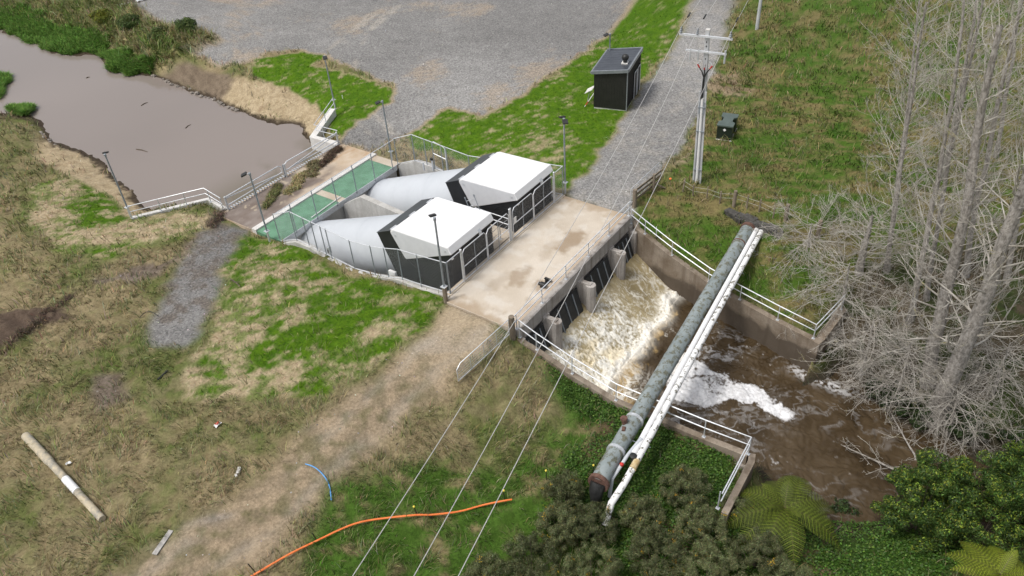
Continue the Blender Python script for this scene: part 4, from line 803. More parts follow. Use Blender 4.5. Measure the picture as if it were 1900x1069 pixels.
# ---------------------------------------------------------------- power pole and lines
pb = onground(1294, 337); ptop = G(1313.5, 56, 9.95); ptop = np.array([ptop[0], ptop[1], 9.95])
def on_pole(z): return lerp(pb, ptop, (z-pb[2])/(ptop[2]-pb[2]))
arm1a, arm1b = G(1264.5, 57.5, 9.62), G(1363, 67.5, 9.62); c1 = on_pole(9.62)
ad = (arm1b-arm1a); ad[2] = 0; ad /= np.linalg.norm(ad); an = np.array([-ad[1], ad[0], 0]); upole = np.array([ad, an, [0, 0, 1]])
pp = thing('power_pole', pb, 'tall grey concrete power pole with two crossarms beside the gravel road', 'power pole')
b = MB()
V = []
for z, w, d in ((pb[2]-.3, .205, .17), (ptop[2], .115, .11)):
    c = on_pole(z)
    for sx, sy in ((-1, -1), (1, -1), (1, 1), (-1, 1)): V.append(c+ad*sx*w+an*sy*d)
b.add(V, [(0, 1, 5, 4), (1, 2, 6, 5), (2, 3, 7, 6), (3, 0, 4, 7), (4, 5, 6, 7)])
for s in (-1, 1):
    V = []
    for z, w, d in ((pb[2]-.3, .23, .17), (6.3, .18, .145)):
        c = on_pole(z)
        for x, y in ((s*w-.05, -d-.07), (s*w+.05, -d-.07), (s*w+.05, -d+.0), (s*w-.05, -d+.0)): V.append(c+ad*x+an*y)
    b.add(V, [(0, 1, 5, 4), (1, 2, 6, 5), (2, 3, 7, 6), (3, 0, 4, 7), (4, 5, 6, 7)])
pl_ = b.build('pole', M['polec'], pp)
for z in (7.6, 7.9, 8.3, 8.75, 9.05, 9.3): MB().box(on_pole(z)-an*.125, (.05, .03, .09), ux=upole).build('bolt_hole', M['dark'], pl_)
MB().tube([on_pole(z)-an*(.24-.008*z) for z in (pb[2]-.1, 2, 4, 5.9)], .088, 8).build('white_conduit', M['whiteplast'], pp, True)
for z in (1.0, 3.7, 5.3): MB().box(on_pole(z)-an*.1, (.46, .38, .05), ux=upole).build('band', M['post'], pp)
MB().box(on_pole(5.25)-an*.14, (.34, .22, .75), ux=upole).build('guard_plate', M['post'], pp)
MB().box(ptop+[0, 0, .03], (.24, .22, .06), ux=upole).build('pole_cap', M['kerb'], pp)
L1 = np.linalg.norm((arm1b-arm1a)[:2])
a1 = c1-an*.15+ad*((arm1a-c1)@ad); b1 = c1-an*.15+ad*((arm1b-c1)@ad)
ar = MB().box((a1+b1)/2, (L1, .11, .11), ux=upole).build('crossarm', M['rail'], pp)
c2 = on_pole(8.72)-an*.16; i2a, i2b = G(1276, 87.5, 8.72), G(1352, 94.5, 8.72); a2 = c2+ad*((i2a-c2)@ad); b2 = c2+ad*((i2b-c2)@ad)
ar2 = MB().box((a2+b2)/2, (np.linalg.norm(a2-b2), .1, .1), ux=upole).build('crossarm', M['rail'], pp)
INS = []
for px in (1268.5, 1298.5, 1359.5):
    q = G(px, 56+.1*(px-1264), 9.62); s = (q-c1)@ad; q = c1-an*.15+ad*s; INS.append(q+[0, 0, .42])
    MB().lathe(q+[0, 0, .05], [(.05, 0), (.05, .06), (.10, .10), (.05, .15), (.09, .2), (.05, .26), (.07, .32), (.03, .38)], 10).build('insulator', M['flash'], ar, True)
for s, kk in ((.12, 0), (.32, 0), (.97, 1)):
    q = lerp(a2, b2, s); MB().tube([q+[0, 0, .2 if kk else .1], q-[0, 0, .55]], .06 if kk else .045, 8).build('fuse_link', M['galv'], ar2, True)
    MB().tube([INS[(0, 1, 2)[(0, 1, 2)[int(s > .2)+int(s > .5)]]], lerp(INS[int(s > .2)+int(s > .5)], q, .5)+[0, 0, -.25], q+[0, 0, .1]], .014, 4).build('jumper', M['wire'], pp)
k0 = on_pole(7.35)-an*.2
for s in (-.42, 0, .45):
    e = k0+ad*s+[0, 0, .55+(.1 if s else -.05)]-an*.1; MB().tube([k0+[0, 0, -.2], k0+ad*s*.3+[0, 0, .15], e], .035, 6).build('cable_tail', M['dark'], pp, True)
    MB().tube([lerp(k0+ad*s*.3+[0, 0, .15], e, .6), e], .045, 6).build('red_sleeve', M['red'], pp, True); MB().tube([e, e+[0, 0, .22]-ad*s*.4], .03, 6).build('termination', M['galv'], pp, True)
MB().tube([k0+[0, 0, -.2], k0+[0, 0, -1.5]], .06, 7).build('cable', M['dark'], pp, True)
# the three conductors: a span towards the camera side and one to the next pole
fp = onground(1404, 55); fp_top = fp+[0, 0, 9.6]
ends_px = ((635, 1069), (752, 1069), (846, 1069)); lbls = ('overhead wire on the left insulator, passing lowest over the deck and patchy lawn', 'overhead wire on the middle insulator, crossing the left pier and timber gate post', 'overhead wire on the right insulator, crossing the foaming apron and right wing wall')
mids = ((908, 648), (983, 650), (1109.5, 576)); offs = [(i-c1)@ad for i in INS]
for i, (ins, epx, mpx) in enumerate(zip(INS, ends_px, mids)):
    E_ = G(*epx, 9.3); E2 = G(*mpx, 8.7); p = []
    dirv = E_-ins; L_ = np.linalg.norm(dirv[:2])
    sagv = lambda t, L: -4*1.0*t*(1-t)
    tt = np.linspace(0, 1.0, 24)
    # fit the sag so that the span crosses the surveyed mid sight line
    best = None
    for sg_ in np.linspace(-.5, 4, 46):
        pts = np.array([ins+dirv*t+[0, 0, -4*sg_*t*(1.15-t)/1.15] for t in tt]); v = pts-CAM; z = v@fwd; sx = 950+F*(v@rt)/z; sy = 534.5-F*(v@up)/z
        e = np.min(np.hypot(sx-mpx[0], sy-mpx[1]))
        if best is None or e < best[0]: best = (e, sg_)
    sg_ = best[1]; tt = np.linspace(0, 1.12, 28); pts = [ins+dirv*t+np.array([0, 0, -4*sg_*t*(1.15-t)/1.15]) for t in tt]
    fe = fp_top+ad*offs[i]+[0, 0, .2]; t2 = np.linspace(1, 0, 14)[:-1]; far_pts = [lerp(ins, fe, t)+[0, 0, -4*.35*t*(1-t)] for t in t2]
    w = thing('power_line', ins, lbls[i], 'power line', 'overhead conductors'); MB().tube(far_pts+pts, .0125, 5).build('conductor', M['wire'], w, True)
    if i != 1 or True: d_ = far_pts[-3]; MB().tube([lerp(ins, fe, .06), lerp(ins, fe, .085)], .05, 6).build('spacer', M['dark'], w)
f2p = thing('power_pole', fp, 'distant white power pole cut off by the top edge of the photo', 'power pole'); MB().tube([fp-[0, 0, .2], fp_top], [.17, .11], 8).build('pole', M['polec'], f2p, True)
MB().box(fp_top, (2.4, .11, .11), ux=upole).build('crossarm', M['rail'], f2p)
# ---------------------------------------------------------------- gates, posts, fences of timber
def wood_post(px, py, h, r, label, group=None, lean=(0, 0), name='fence_post'):
    q = onground(px, py); t = thing(name, q, label, 'post', group)
    MB().tube([q-[0, 0, .2], q+[lean[0], lean[1], h]], [r, r*.92], 9).build('post', M['timber'], t, True); return q
q0 = np.array([-.95, -4.75, -.1]); t = thing('fence_post', q0, 'stout round gate post at the bridge end of the left farm gate', 'post', 'timber posts'); MB().tube([q0-[0, 0, .4], q0+[0, 0, 1.25]], [.17, .15], 12).build('post', M['timber'], t, True)
def farm_gate(a, b, label, bars=6, h=1.12):
    a, b = np.array(a), np.array(b); t = thing('farm_gate', a, label, 'gate', 'farm gates'); z0, z1 = .15, h
    MB().tube([a+[0, 0, z0], a+[0, 0, z1], lerp(a, b, .93)+[0, 0, z1], b+[0, 0, z1-.22], b+[0, 0, z0], a+[0, 0, z0]], .026, 7).build('frame', M['galv'], t, True)
    for i in range(1, bars): z = z0+(z1-z0)*(i/bars)**1.15; MB().tube([a+[0, 0, z], b+[0, 0, min(z, z1-.22)]], .011, 6).build('bar', M['post'], t, True)
    for s in (.25, .5, .75): p = lerp(a, b, s); MB().tube([p+[0, 0, z0], p+[0, 0, z1]], .016, 6).build('stay', M['galv'], t, True)
ge = G(850, 705, -.15); ge[2] = ZT(ge[0], ge[1]); farm_gate(q0+[-.2, .05, .05], ge, 'galvanised farm gate standing open along the dirt track')
qa = onground(1177, 384); t = thing('fence_post', qa, 'round strainer post at the bridge end of the gate by the gravel road', 'post', 'timber posts'); MB().tube([qa-[0, 0, .2], qa+[0, 0, 1.25]], [.14, .13], 10).build('post', M['timber'], t, True)
qb = onground(1212, 357); t = thing('fence_post', qb, 'square braced post with planks behind the gate by the gravel road', 'post', 'timber posts'); MB().tube([qb-[0, 0, .2], qb+[0, 0, 1.3]], .1, 8).build('post', M['timber'], t, True); MB().tube([qb+[.05, -.02, .6], onground(1234, 351)], .07, 6).build('brace', M['timber'], t)
qc = onground(1229, 335)
t = thing('plank_fence', qa, 'short fence of three weathered planks beside the gravel road', 'fence')
for z in (.35, .68, 1.0):
    dq = (qb-qa)/np.linalg.norm(qb-qa); MB().add([p+[0, 0, z+dz]+np.array([-dq[1], dq[0], 0])*o for p in (qa, lerp(qa, qb, 1.5)) for dz in (-.08, .08) for o in (.12, .16)], [(0, 1, 3, 2), (4, 6, 7, 5), (0, 4, 5, 1), (2, 3, 7, 6), (0, 2, 6, 4), (1, 5, 7, 3)]).build('plank', M['timber'], t)
gd = (qc-qa)/np.linalg.norm(qc-qa); gn = np.array([-gd[1], gd[0], 0]); farm_gate(qa+gn*.3, qc+gn*.3+gd*.3, 'galvanised farm gate folded back against the planks by the gravel road', bars=5, h=1.2)
posts = [((1266, 358), .85, .05, 'reddish leaning stake, first small one right of the plank fence', (.25, 0)), ((1285.5, 365), .8, .05, 'small grey fence stake just below the power pole', (-.05, 0)), ((1311.5, 367.5), .85, .045, 'small grey fence stake in front of a grass tussock', (0, 0)),
 ((1335.5, 378), .9, .05, 'small fence stake left of the thick round post behind the pipes', (0, 0)), ((1361, 384), 1.1, .12, 'thick round fence post directly above the pipe ends', (.03, 0)), ((1385, 388), .85, .05, 'leaning thin stake right of the thick round post', (.18, .05)),
 ((1408, 394), .85, .05, 'thin stake above the far ends of the white pipes', (.05, 0)), ((1434, 406), .85, .05, 'thin stake left of the second thick post, among twigs', (0, 0)), ((1457, 409), 1.1, .13, 'second thick round fence post, wrapped by bare twigs', (0, 0)), ((1516, 442), 1.2, .13, 'third thick round fence post, half hidden in bare branches', (0, 0))]
tops = []
for (px, py), h, r, lb, ln_ in posts: q = wood_post(px, py, h, r, lb, 'paddock fence posts', ln_); tops.append(q+[ln_[0]*.8, ln_[1]*.8, h*.8])
t = thing('fence_wire', tops[0], 'thin sagging fence wires strung along the paddock stakes', 'wire')
for dz in (0, -.3): MB().tube([p+[0, 0, dz] for p in tops], .007, 4).build('strand', M['wire'], t)
q = onground(1243, 345); t = thing('marker_flag', q, 'small orange marker on a stick right of the plank fence', 'marker'); MB().tube([q, q+[0, 0, .5]], .02, 5).build('stick', M['timber'], t); MB().lathe(q+[0, 0, .42], [(.03, 0), (.08, .05), (.08, .12), (.02, .16)], 8).build('cap', M['orange'], t)
# dark stone retaining wall behind the pipe ends
ra, rb_ = onground(1356, 397), onground(1440, 432); t = thing('retaining_wall', ra, 'dark mossy retaining wall behind the far pipe ends', 'retaining wall')
b = MB(); N_ = 14
for i in range(N_):
    p = lerp(ra, rb_, i/(N_-1)); b.box(p+[random.uniform(-.1, .1), random.uniform(-.1, .1), -.15], (.85, .5, .7+random.uniform(-.1, .2)), rz=math.atan2(rb_[1]-ra[1], rb_[0]-ra[0])+random.uniform(-.2, .2))
M['darkstone'] = pmat('dark_mossy_stone', (.035, .033, .03), (.10, .095, .085), 4, .95, bump=.6); b.build('stones', M['darkstone'], t, bevel=.04)
# ---------------------------------------------------------------- pipes
pa, pz = G(1388, 424, -.55), G(1123, 872, -.72)
pd = (pz-pa)/np.linalg.norm(pz-pa)
pi_ = thing('large_pipe', pa, 'large blue grey flaking pipe spanning the outlet channel', 'pipe')
bend = pz+pd*.25
MB().tube([pa-pd*.3, pa, lerp(pa, pz, .25), lerp(pa, pz, .5), lerp(pa, pz, .75), pz, bend, bend+pd*.4+[0, 0, -.12]], .385, 28).build('pipe', M['pipe'], pi_, True)
MB().tube([bend+pd*.4+[0, 0, -.12], bend+pd*.65+[0, 0, -.4], bend+pd*.62+[0, 0, -.9], bend+pd*.62+[0, 0, -2.2]], [.36, .31, .26, .26], 20).build('buried_elbow', M['dark'], pi_, True)
def ring(p, r, w, mat, nm): MB().tube([p-pd*w, p+pd*w], r, 24).build(nm, mat, pi_, True)
for s in (.845, .945): ring(lerp(pa, pz, s), .435, .07, M['galv'], 'clamp_band')
fl_ = bend+pd*.4+[0, 0, -.12]; MB().tube([fl_-pd*.1, fl_+pd*.1], .47, 24).build('flange', M['rust'], pi_, True)
ring(pa+pd*.1, .45, .12, M['rust'], 'rusted_collar'); ring(lerp(pa, pz, .09), .408, .05, M['rust'], 'rust_band'); ring(lerp(pa, pz, .37), .404, .012, M['pipe'], 'weld_ring'); ring(lerp(pa, pz, .62), .404, .012, M['pipe'], 'weld_ring')
q = lerp(pa, pz, .875)+np.array([0, .22, .36]); MB().tube([q-[0, 0, .1], q+[0, .05, .16]], .13, 12).tube([q+[0, .05, .16], q+[0, .07, .26]], .17, 12).build('air_valve', M['rust'], pi_, True)
q = lerp(pa, pz, .895)+np.array([0, .1, .39]); MB().box(q, (.24, .16, .14), rz=.3).build('valve_nut', M['rust'], pi_, bevel=.03)
wa, wz = G(1411, 423, -.45), G(1180, 845, -.6); wdv = (wz-wa)/np.linalg.norm(wz-wa); sd_ = np.array([wdv[1], -wdv[0], 0]); sd_ /= np.linalg.norm(sd_)
if sd_[1] > 0: sd_ = -sd_
w1 = thing('white_pipe', wa, 'clean white pipe next to the large grey pipe', 'pipe', 'white pipes over the channel'); o1 = -sd_*.16
MB().tube([wa+o1, lerp(wa, wz, .5)+o1, wz+o1*.8], .13, 14).build('pipe', M['white'], w1, True)
MB().tube([wz+o1*.8-wdv*.9+[0, 0, .1], wz+o1*2+wdv*.2+[0, 0, .02], wz+o1*3.2+wdv*1.35+[0, 0, -.35], wz+o1*3.2+wdv*1.6+[0, 0, -1.3]], .085, 10).build('branch_pipe', M['tube'], w1, True)
w2 = thing('white_pipe', wa, 'mossy white pipe with dark flaked patches, the outer one of the pair', 'pipe', 'white pipes over the channel'); o2 = sd_*.15
zz_ = G(1134, 943, -1.6); MB().tube([wa+o2+wdv*.05, lerp(wa, wz, .5)+o2, wz+o2, wz+o2*.6+wdv*1.6+[0, 0, -.15], zz_+[0, 0, .35], zz_+wdv*.6+[0, 0, -.4]], .15, 14).build('pipe', M['wpipe'], w2, True)
for s in (.12, .24, .36, .48, .6, .72, .84, .96):
    p = lerp(wa, wz, s); MB().tube([p+o2-wdv*.03, p+o2+wdv*.03], .157, 14).build('strap', M['whiteplast'], w2)
    MB().tube([p-sd_*.62+[0, 0, -.1], p+sd_*.38+[0, 0, -.1]], .018, 6).build('tie_rod', M['post'], w2)
p = wz+o2; MB().tube([p+wdv*.25, p+wdv*.75], .155, 14).build('worn_sleeve', pmat('worn_primer', (.45, .30, .12), (.66, .56, .36), 5, .8), w2, True)
q = wz+o1*.3+wdv*.2; t = thing('valve', q+[0, 0, -.2], 'small red and black valve between the grey and white pipes', 'valve'); MB().lathe(q+[0, 0, .0], [(.1, -.15), (.1, .1), (.16, .14), (.16, .18), (.04, .22)], 12).build('body', M['dark'], t, True); MB().lathe(q+o1*2+wdv*.5, [(.08, -.1), (.09, .0), (.03, .06)], 10).build('red_knob', M['red'], t, True)
# ---------------------------------------------------------------- loose things on the ground
la, lb_ = onground(50, 812), onground(192, 967); t = thing('log_pole', la, 'long pale timber pole with a white wrapped band lying in the grass', 'log')
up1 = np.array([0, 0, .17]); MB().tube([la+up1, lerp(la, lb_, .33)+up1, lerp(la, lb_, .36)+up1, lb_+up1*.8], [.20, .20, .165, .155], 14).build('pole', M['log'], t, True)
MB().tube([lerp(la, lb_, .55)+up1, lerp(la, lb_, .70)+up1], .172, 14).build('white_band', M['white'], t, True)
def curve_thing(name, label, cat, px, r, mat, dz=.03):
    pts = [onground(*p)+[0, 0, dz] for p in px]; t = thing(name, pts[0], label, cat)
    P_ = []
    for i in range(len(pts)-1):
        p0, p1, p2, p3 = pts[max(i-1, 0)], pts[i], pts[i+1], pts[min(i+2, len(pts)-1)]
        for s in np.linspace(0, 1, 5)[:-1]: P_.append(.5*((2*p1)+(-p0+p2)*s+(2*p0-5*p1+4*p2-p3)*s*s+(-p0+3*p1-3*p2+p3)*s**3))
    P_.append(pts[-1]); o = []
    zz = np.array([ZT(p[0], p[1]) for p in P_]); kz = 5 if len(zz) > 12 else 1; zz = np.maximum.reduce([np.roll(zz, k_) if 0 else np.pad(zz, 3, 'edge')[3+k_:3+k_+len(zz)] for k_ in (-2, -1, 0, 1, 2)]); zz = np.convolve(np.pad(zz, 3, 'edge'), np.ones(7)/7, 'valid')
    for p, z_ in zip(P_, zz): o.append([p[0], p[1], z_+dz])
    MB().tube(o, r, 7).build(name.split('_')[-1], mat, t, True); return t
t = curve_thing('orange_conduit', 'bright orange conduit snaking through the grass along the bottom edge', 'conduit', [(440, 1090), (475, 1068), (540, 1032), (592, 1006), (650, 980), (700, 969), (770, 964), (800, 962), (850, 955), (900, 941), (950, 930)], .042, M['orange'], .09)
q = onground(800, 962)+[0, 0, .09]; MB().tube([q-[.06, 0, 0], q+[.06, 0, 0]], .058, 8).build('coupling', M['dark'], t)
curve_thing('blue_hose', 'short curved blue hose lying on the dirt track', 'hose', [(567, 862), (585, 869), (602, 885), (612, 905), (616, 932)], .027, M['blue'], .05)
curve_thing('black_hose', 'bent black hose end on the edge of the gravel path', 'hose', [(260, 592), (268, 583), (280, 580), (294, 588)], .02, M['dark'], .06)
curve_thing('black_rod', 'short black rod lying below the gravel path', 'rod', [(293, 706), (302, 700), (312, 692)], .05, M['dark'], .05)
for px, py, cap, lb, ln_ in ((475, 1062, 0, 'black marker stake without a cap at the bottom end of the orange conduit', .1), (590, 1004, 0, 'black marker stake without a cap beside the middle of the orange conduit', .08), (775, 958, 1, 'black marker stake with yellow cap on the bend of the orange conduit', .05), (936, 925, 1, 'black marker stake with yellow cap at the top end of the orange conduit', 0), (1014, 893, 1, 'black marker stake with yellow cap at the edge of the dark bush', 0), (1101, 880, 1, 'black marker stake with yellow cap beside the buried end of the grey pipe', 0)):
    q = onground(px, py); t = thing('marker_stake', q, lb, 'stake', 'marker stakes'); MB().tube([q-[0, 0, .1], q+[-ln_, ln_, .62]], .022, 6).build('stake', M['dark'], t)
    if cap: MB().lathe(q+[-ln_, ln_, .6], [(.045, 0), (.05, .06), (.02, .09)], 8).build('cap', M['yellow'], t)
q = onground(443, 873); t = thing('broken_block', q, 'pale broken concrete block lying in the dry grass', 'block'); MB().box(q+[0, 0, .06], (.34, .15, .10), rz=.6).build('block', M['kerb'], t, bevel=.02); MB().box(q+[-.25, -.12, .05], (.18, .10, .08), rz=1.2).build('chip', M['kerb'], t, bevel=.02)
q = onground(405, 790); t = thing('litter_bag', q, 'crumpled red and white packet lying in the dry grass', 'litter')
def crumple(q, s, mat, nm, t, n=5):
    V = []; 
    for j in range(n):
        for i in range(n): V.append(q+np.array([(i/(n-1)-.5)*s, (j/(n-1)-.5)*s*.6, .06+random.random()*.10]))
    MB().add(V, [(j*n+i, j*n+i+1, (j+1)*n+i+1, (j+1)*n+i) for j in range(n-1) for i in range(n-1)]).build(nm, mat, t)
crumple(q, .36, M['whiteplast'], 'wrapper', t); crumple(q+[.02, .03, .05], .22, M['red'], 'red_print', t, 4)
q = onground(127, 860); t = thing('litter_scrap', q, 'white scrap of litter beside the long timber pole', 'litter'); crumple(q, .22, M['whiteplast'], 'scrap', t, 4)
for px, lb, w in ((229, 'white plastic sheet lying on the gravel at the far left of the yard', 1.6), (262, 'thin white strip of plastic on the far gravel, right of the white sheet', 1.3)):
    q = onground(px, 9 if w > 1.5 else 3); t = thing('plastic_sheet', q, lb, 'plastic sheet'); n = 6; V = [q+np.array([(i-2.5)*w/6, (j-2.5)*(.22 if w > 1.5 else .1)+math.sin(i)*.15, .05+random.random()*.12]) for j in range(n) for i in range(n)]
    MB().add(V, [(j*n+i, j*n+i+1, (j+1)*n+i+1, (j+1)*n+i) for j in range(n-1) for i in range(n-1)]).build('sheet', M['white'], t)
pa_, pb_ = onground(287, 1030), onground(318, 985); t = thing('plank', pa_, 'grey weathered plank half sunk in the dirt at the bottom left', 'plank'); dq = (pb_-pa_)/np.linalg.norm(pb_-pa_)
MB().box((pa_+pb_)/2+[0, 0, .03], (np.linalg.norm(pb_-pa_), .22, .05), rz=math.atan2(dq[1], dq[0])).build('board', pmat('grey_plank', (.28, .27, .25), (.45, .43, .40), 6, .9), t, bevel=.01)
def sticks(px0, px1, r, label, z):
    a, b = G(*px0, z), G(*px1, z); t = thing('floating_stick', a, label, 'stick', 'sticks floating on the pond'); MB().tube([a, lerp(a, b, .5)+[.05, .08, .02], b], [r, r*.8, r*.4], 5).build('stick', M['brownstem'], t)
sticks((253, 277), (274, 282), .05, 'dark stick floating nearest the left kerb handrail', ZP+.02); sticks((262, 196), (274, 190), .04, 'short dark stick floating in the middle of the pond', ZP+.02); sticks((344, 238), (354, 231), .035, 'short twig floating near the clay bank side of the pond', ZP+.02); sticks((160, 145), (167, 143), .05, 'small dark stick floating below the reeds', ZP+.02)
# rocks along the pond edges
k = 0
for (a, b, n, lb) in (((60, 235), (100, 268), 9, 'dark rock at the waterline of the left pond bank'), ((285, 140), (440, 205), 22, 'small rock at the waterline of the bare clay bank')):
    for i in range(n):
        s = i/(n-1); q = G(a[0]+(b[0]-a[0])*s+random.uniform(-4, 4), a[1]+(b[1]-a[1])*s+random.uniform(-3, 2), ZP+.05); r = random.uniform(.10, .26); V = []
        o = MB(); prof = [(r*.5, -.1), (r, 0), (r*.85, r*.5), (r*.3, r*.8)]; o.lathe(q, prof, 7); o.v[0] += rng.normal(0, r*.14, o.v[0].shape)
        tag(o.build('rock', M['rock'], None, origin=q), lb, 'rock', lb+'s')
# ---------------------------------------------------------------- vegetation
def visible(x, y, z=-.5, m=60):
    v = np.stack([x-CAM[0], y-CAM[1], 0*x+z-CAM[2]], -1); d = v@fwd; sx = 950+F*(v@rt)/d; sy = 534.5-F*(v@up)/d
    return (d > 0) & (sx > -m*3) & (sx < 1900+m*3) & (sy > -m) & (sy < 1069+m*2), np.linalg.norm(v, axis=-1)
def blades(x, y, z, L, W, lean, az, col, curl=.3):
    "one curved blade = 2 triangles sharing an edge (4 verts)"
    n = len(x); dx, dy = np.cos(az), np.sin(az); sx, sy = -dy, dx
    base = np.stack([x, y, z-.02], -1); side = np.stack([sx, sy, np.zeros(n)], -1)*(W/2)[:, None]
    mid = base+np.stack([dx*np.sin(lean*.6), dy*np.sin(lean*.6), np.cos(lean*.6)], -1)*(L*.55)[:, None]
    tip = mid+np.stack([dx*np.sin(lean+curl), dy*np.sin(lean+curl), np.cos(lean+curl)], -1)*(L*.5)[:, None]
    V = np.stack([base-side, base+side, mid+side*.8, tip, mid-side*.8], 1).reshape(-1, 3)
    i = np.arange(n)*5; Fq = np.stack([i, i+1, i+2, i+4], -1); Ft = np.stack([i+4, i+2, i+3, i+3], -1)
    C_ = np.repeat(col, 5, 0); return V, Fq, np.stack([i+4, i+2, i+3], -1), C_
def mesh_qt(name, V, Fq, Ft, mat, cols, parent=None, origin=None):
    "quads + triangles in one mesh"
    org = root_loc(parent) if parent is not None else (np.zeros(3) if origin is None else np.asarray(origin, float))
    V = (np.asarray(V)-org).astype(np.float32); me = bpy.data.meshes.new(name); me.vertices.add(len(V)); me.vertices.foreach_set('co', V.ravel())
    lv = np.concatenate([Fq.ravel(), Ft.ravel()]).astype(np.int32); me.loops.add(len(lv)); me.loops.foreach_set('vertex_index', lv)
    nq, nt_ = len(Fq), len(Ft); me.polygons.add(nq+nt_)
    me.polygons.foreach_set('loop_start', np.concatenate([np.arange(nq)*4, nq*4+np.arange(nt_)*3]).astype(np.int32)); me.polygons.foreach_set('loop_total', np.concatenate([np.full(nq, 4), np.full(nt_, 3)]).astype(np.int32))
    me.update(calc_edges=True); a = me.color_attributes.new('Col', 'FLOAT_COLOR', 'POINT'); c = np.ones((len(V), 4), np.float32); c[:, :3] = np.clip(cols, 0, 1); a.data.foreach_set('color', c.ravel())
    me.materials.append(mat); o = bpy.data.objects.new(name, me); COL.objects.link(o)
    if parent is not None: o.parent = parent
    else: o.location = tuple(org)
    return o
def grass_layer(name, N, accept, Lr, Wr, leanr, colf, zmin=-9, clump=0., seed=0, mat='grass', dens=22.):
    x = rng.uniform(-26, 100, N*3); y = rng.uniform(-34, 105, N*3); ok, d = visible(x, y); p = np.clip((dens/d)**2, 0, 1); ok &= rng.random(len(x)) < p
    x, y = x[ok], y[ok]; z, i, j = ZTv(x, y); a = accept(x, y, i, j); ok = (rng.random(len(x)) < a) & (z > np.where(y > 14, ZP, ZR)+.05); x, y, z, i, j = x[ok], y[ok], z[ok], i[ok], j[ok]
    n = len(x); d = np.hypot(x-CAM[0], y-CAM[1]); far_ = np.clip(d/28, 1, 2.4); hum = .55+.9*fbm(x, y, 1.1, 211+seed, 3)
    L = rng.uniform(*Lr, n)*hum*(.75+.25*far_); W = rng.uniform(*Wr, n)*far_; lean = rng.uniform(*leanr, n); az = fbm(x, y, .45, 221+seed, 2)*PI*5+rng.normal(0, .8, n)
    V, Fq, Ft, Cc_ = blades(x, y, z, L, W, lean, az, colf(x, y, i, j)); o = mesh_qt(name, V, Fq, Ft, M[mat], Cc_); tag(o, kind='stuff'); return n
def jit(c, s, n): return c*np.exp(rng.normal(0, s, (n, 1)))*np.exp(rng.normal(0, s*.4, (n, 3)))
sub = lambda a, i, j: a[j, i]
def c_ground(x, y, i, j): return jit(colr[j, i], .30, len(x))
isgrass = np.clip(1-hard*1.1-dirt-clay*1.6-straw*.9-dirt2*.7, 0, 1); inside = ((X > -.3) & (X < 11.9) & (Y > -5) & (Y < 20.3))*1.; isgrass = isgrass*(1-inside)*(1-inpoly(X, Y, basin))
rough_m = np.clip(isgrass-lawn-seed_*.8-ivy*.75-trees_*.7, 0, 1)
def c_rough(x, y, i, j):
    c = colr[j, i].copy(); n = len(x); k = rng.random(n); dead = (k < .27)[:, None]; olive = (k > .62)[:, None]; c = np.where(dead, c*.45+np.array([.30, .245, .15])*.55, np.where(olive, c*.4+np.array([.085, .115, .03])*.6, c*np.array([.92, 1.05, .9]))); return jit(c, .30, n)
n_1 = grass_layer('rough_grass', 1500000, lambda x, y, i, j: rough_m[j, i]*np.where(y < -5, .9, 1)*sstep(.2, .6, fbm(x, y, .8, 231, 3)), (.18, .52), (.018, .034), (.5, 1.35), c_rough)
n_1b = grass_layer('rank_bank_grass', 2600000, lambda x, y, i, j: rank[j, i], (.4, .95), (.02, .036), (.5, 1.4), c_rough, seed=9, dens=30.)
n_2 = grass_layer('lawn_grass', 900000, lambda x, y, i, j: lawn[j, i]*isgrass[j, i], (.06, .13), (.016, .03), (.3, 1.0), c_ground, seed=3)
n_3 = grass_layer('seeded_grass', 800000, lambda x, y, i, j: np.clip(seed_+straw*.25, 0, 1)[j, i]*isgrass[j, i], (.08, .2), (.014, .026), (.8, 1.5), c_ground, seed=5)
def c_ivy(x, y, i, j):
    n = len(x); t = rng.random((n, 1)); c = np.array([.026, .070, .008])*(1-t)+np.array([.09, .165, .022])*t; return jit(c, .25, n)
def ivy_layer():
    N = 1000000; x = rng.uniform(-24, 12, N); y = rng.uniform(-34, -3, N); ok, d = visible(x, y, -2.); z, i, j = ZTv(x, y)
    ok &= (rng.random(N) < np.clip(ivy[j, i]*1.1*sstep(.35, .55, fbm(x, y, .6, 241, 3)+.25*ivy[j, i]*sstep(-9, -12, y)), 0, 1)*isgrass[j, i]*np.clip((24/d)**2, 0, 1)*.55) & (z > ZR+.1); x, y, z, i, j = x[ok], y[ok], z[ok], i[ok], j[ok]
    n = len(x); h = z+rng.uniform(.0, .16, n)*(.5+vn(x, y, 2.5, 7)*1.4); s = rng.uniform(.03, .065, n); az = rng.uniform(0, 2*PI, n); tl = rng.uniform(-.5, .5, (n, 2))
    u = np.stack([np.cos(az), np.sin(az), tl[:, 0]], -1)*s[:, None]; v = np.stack([-np.sin(az), np.cos(az), tl[:, 1]], -1)*s[:, None]*.8; c = np.stack([x, y, h], -1)
    V = np.stack([c-u, c+v, c+u, c-v], 1).reshape(-1, 3); k = np.arange(n*4).reshape(-1, 4)
    tag(fast_mesh('ground_cover', V, k, M['leaf'], np.repeat(c_ivy(x, y, i, j), 4, 0)), kind='stuff')
ivy_layer()
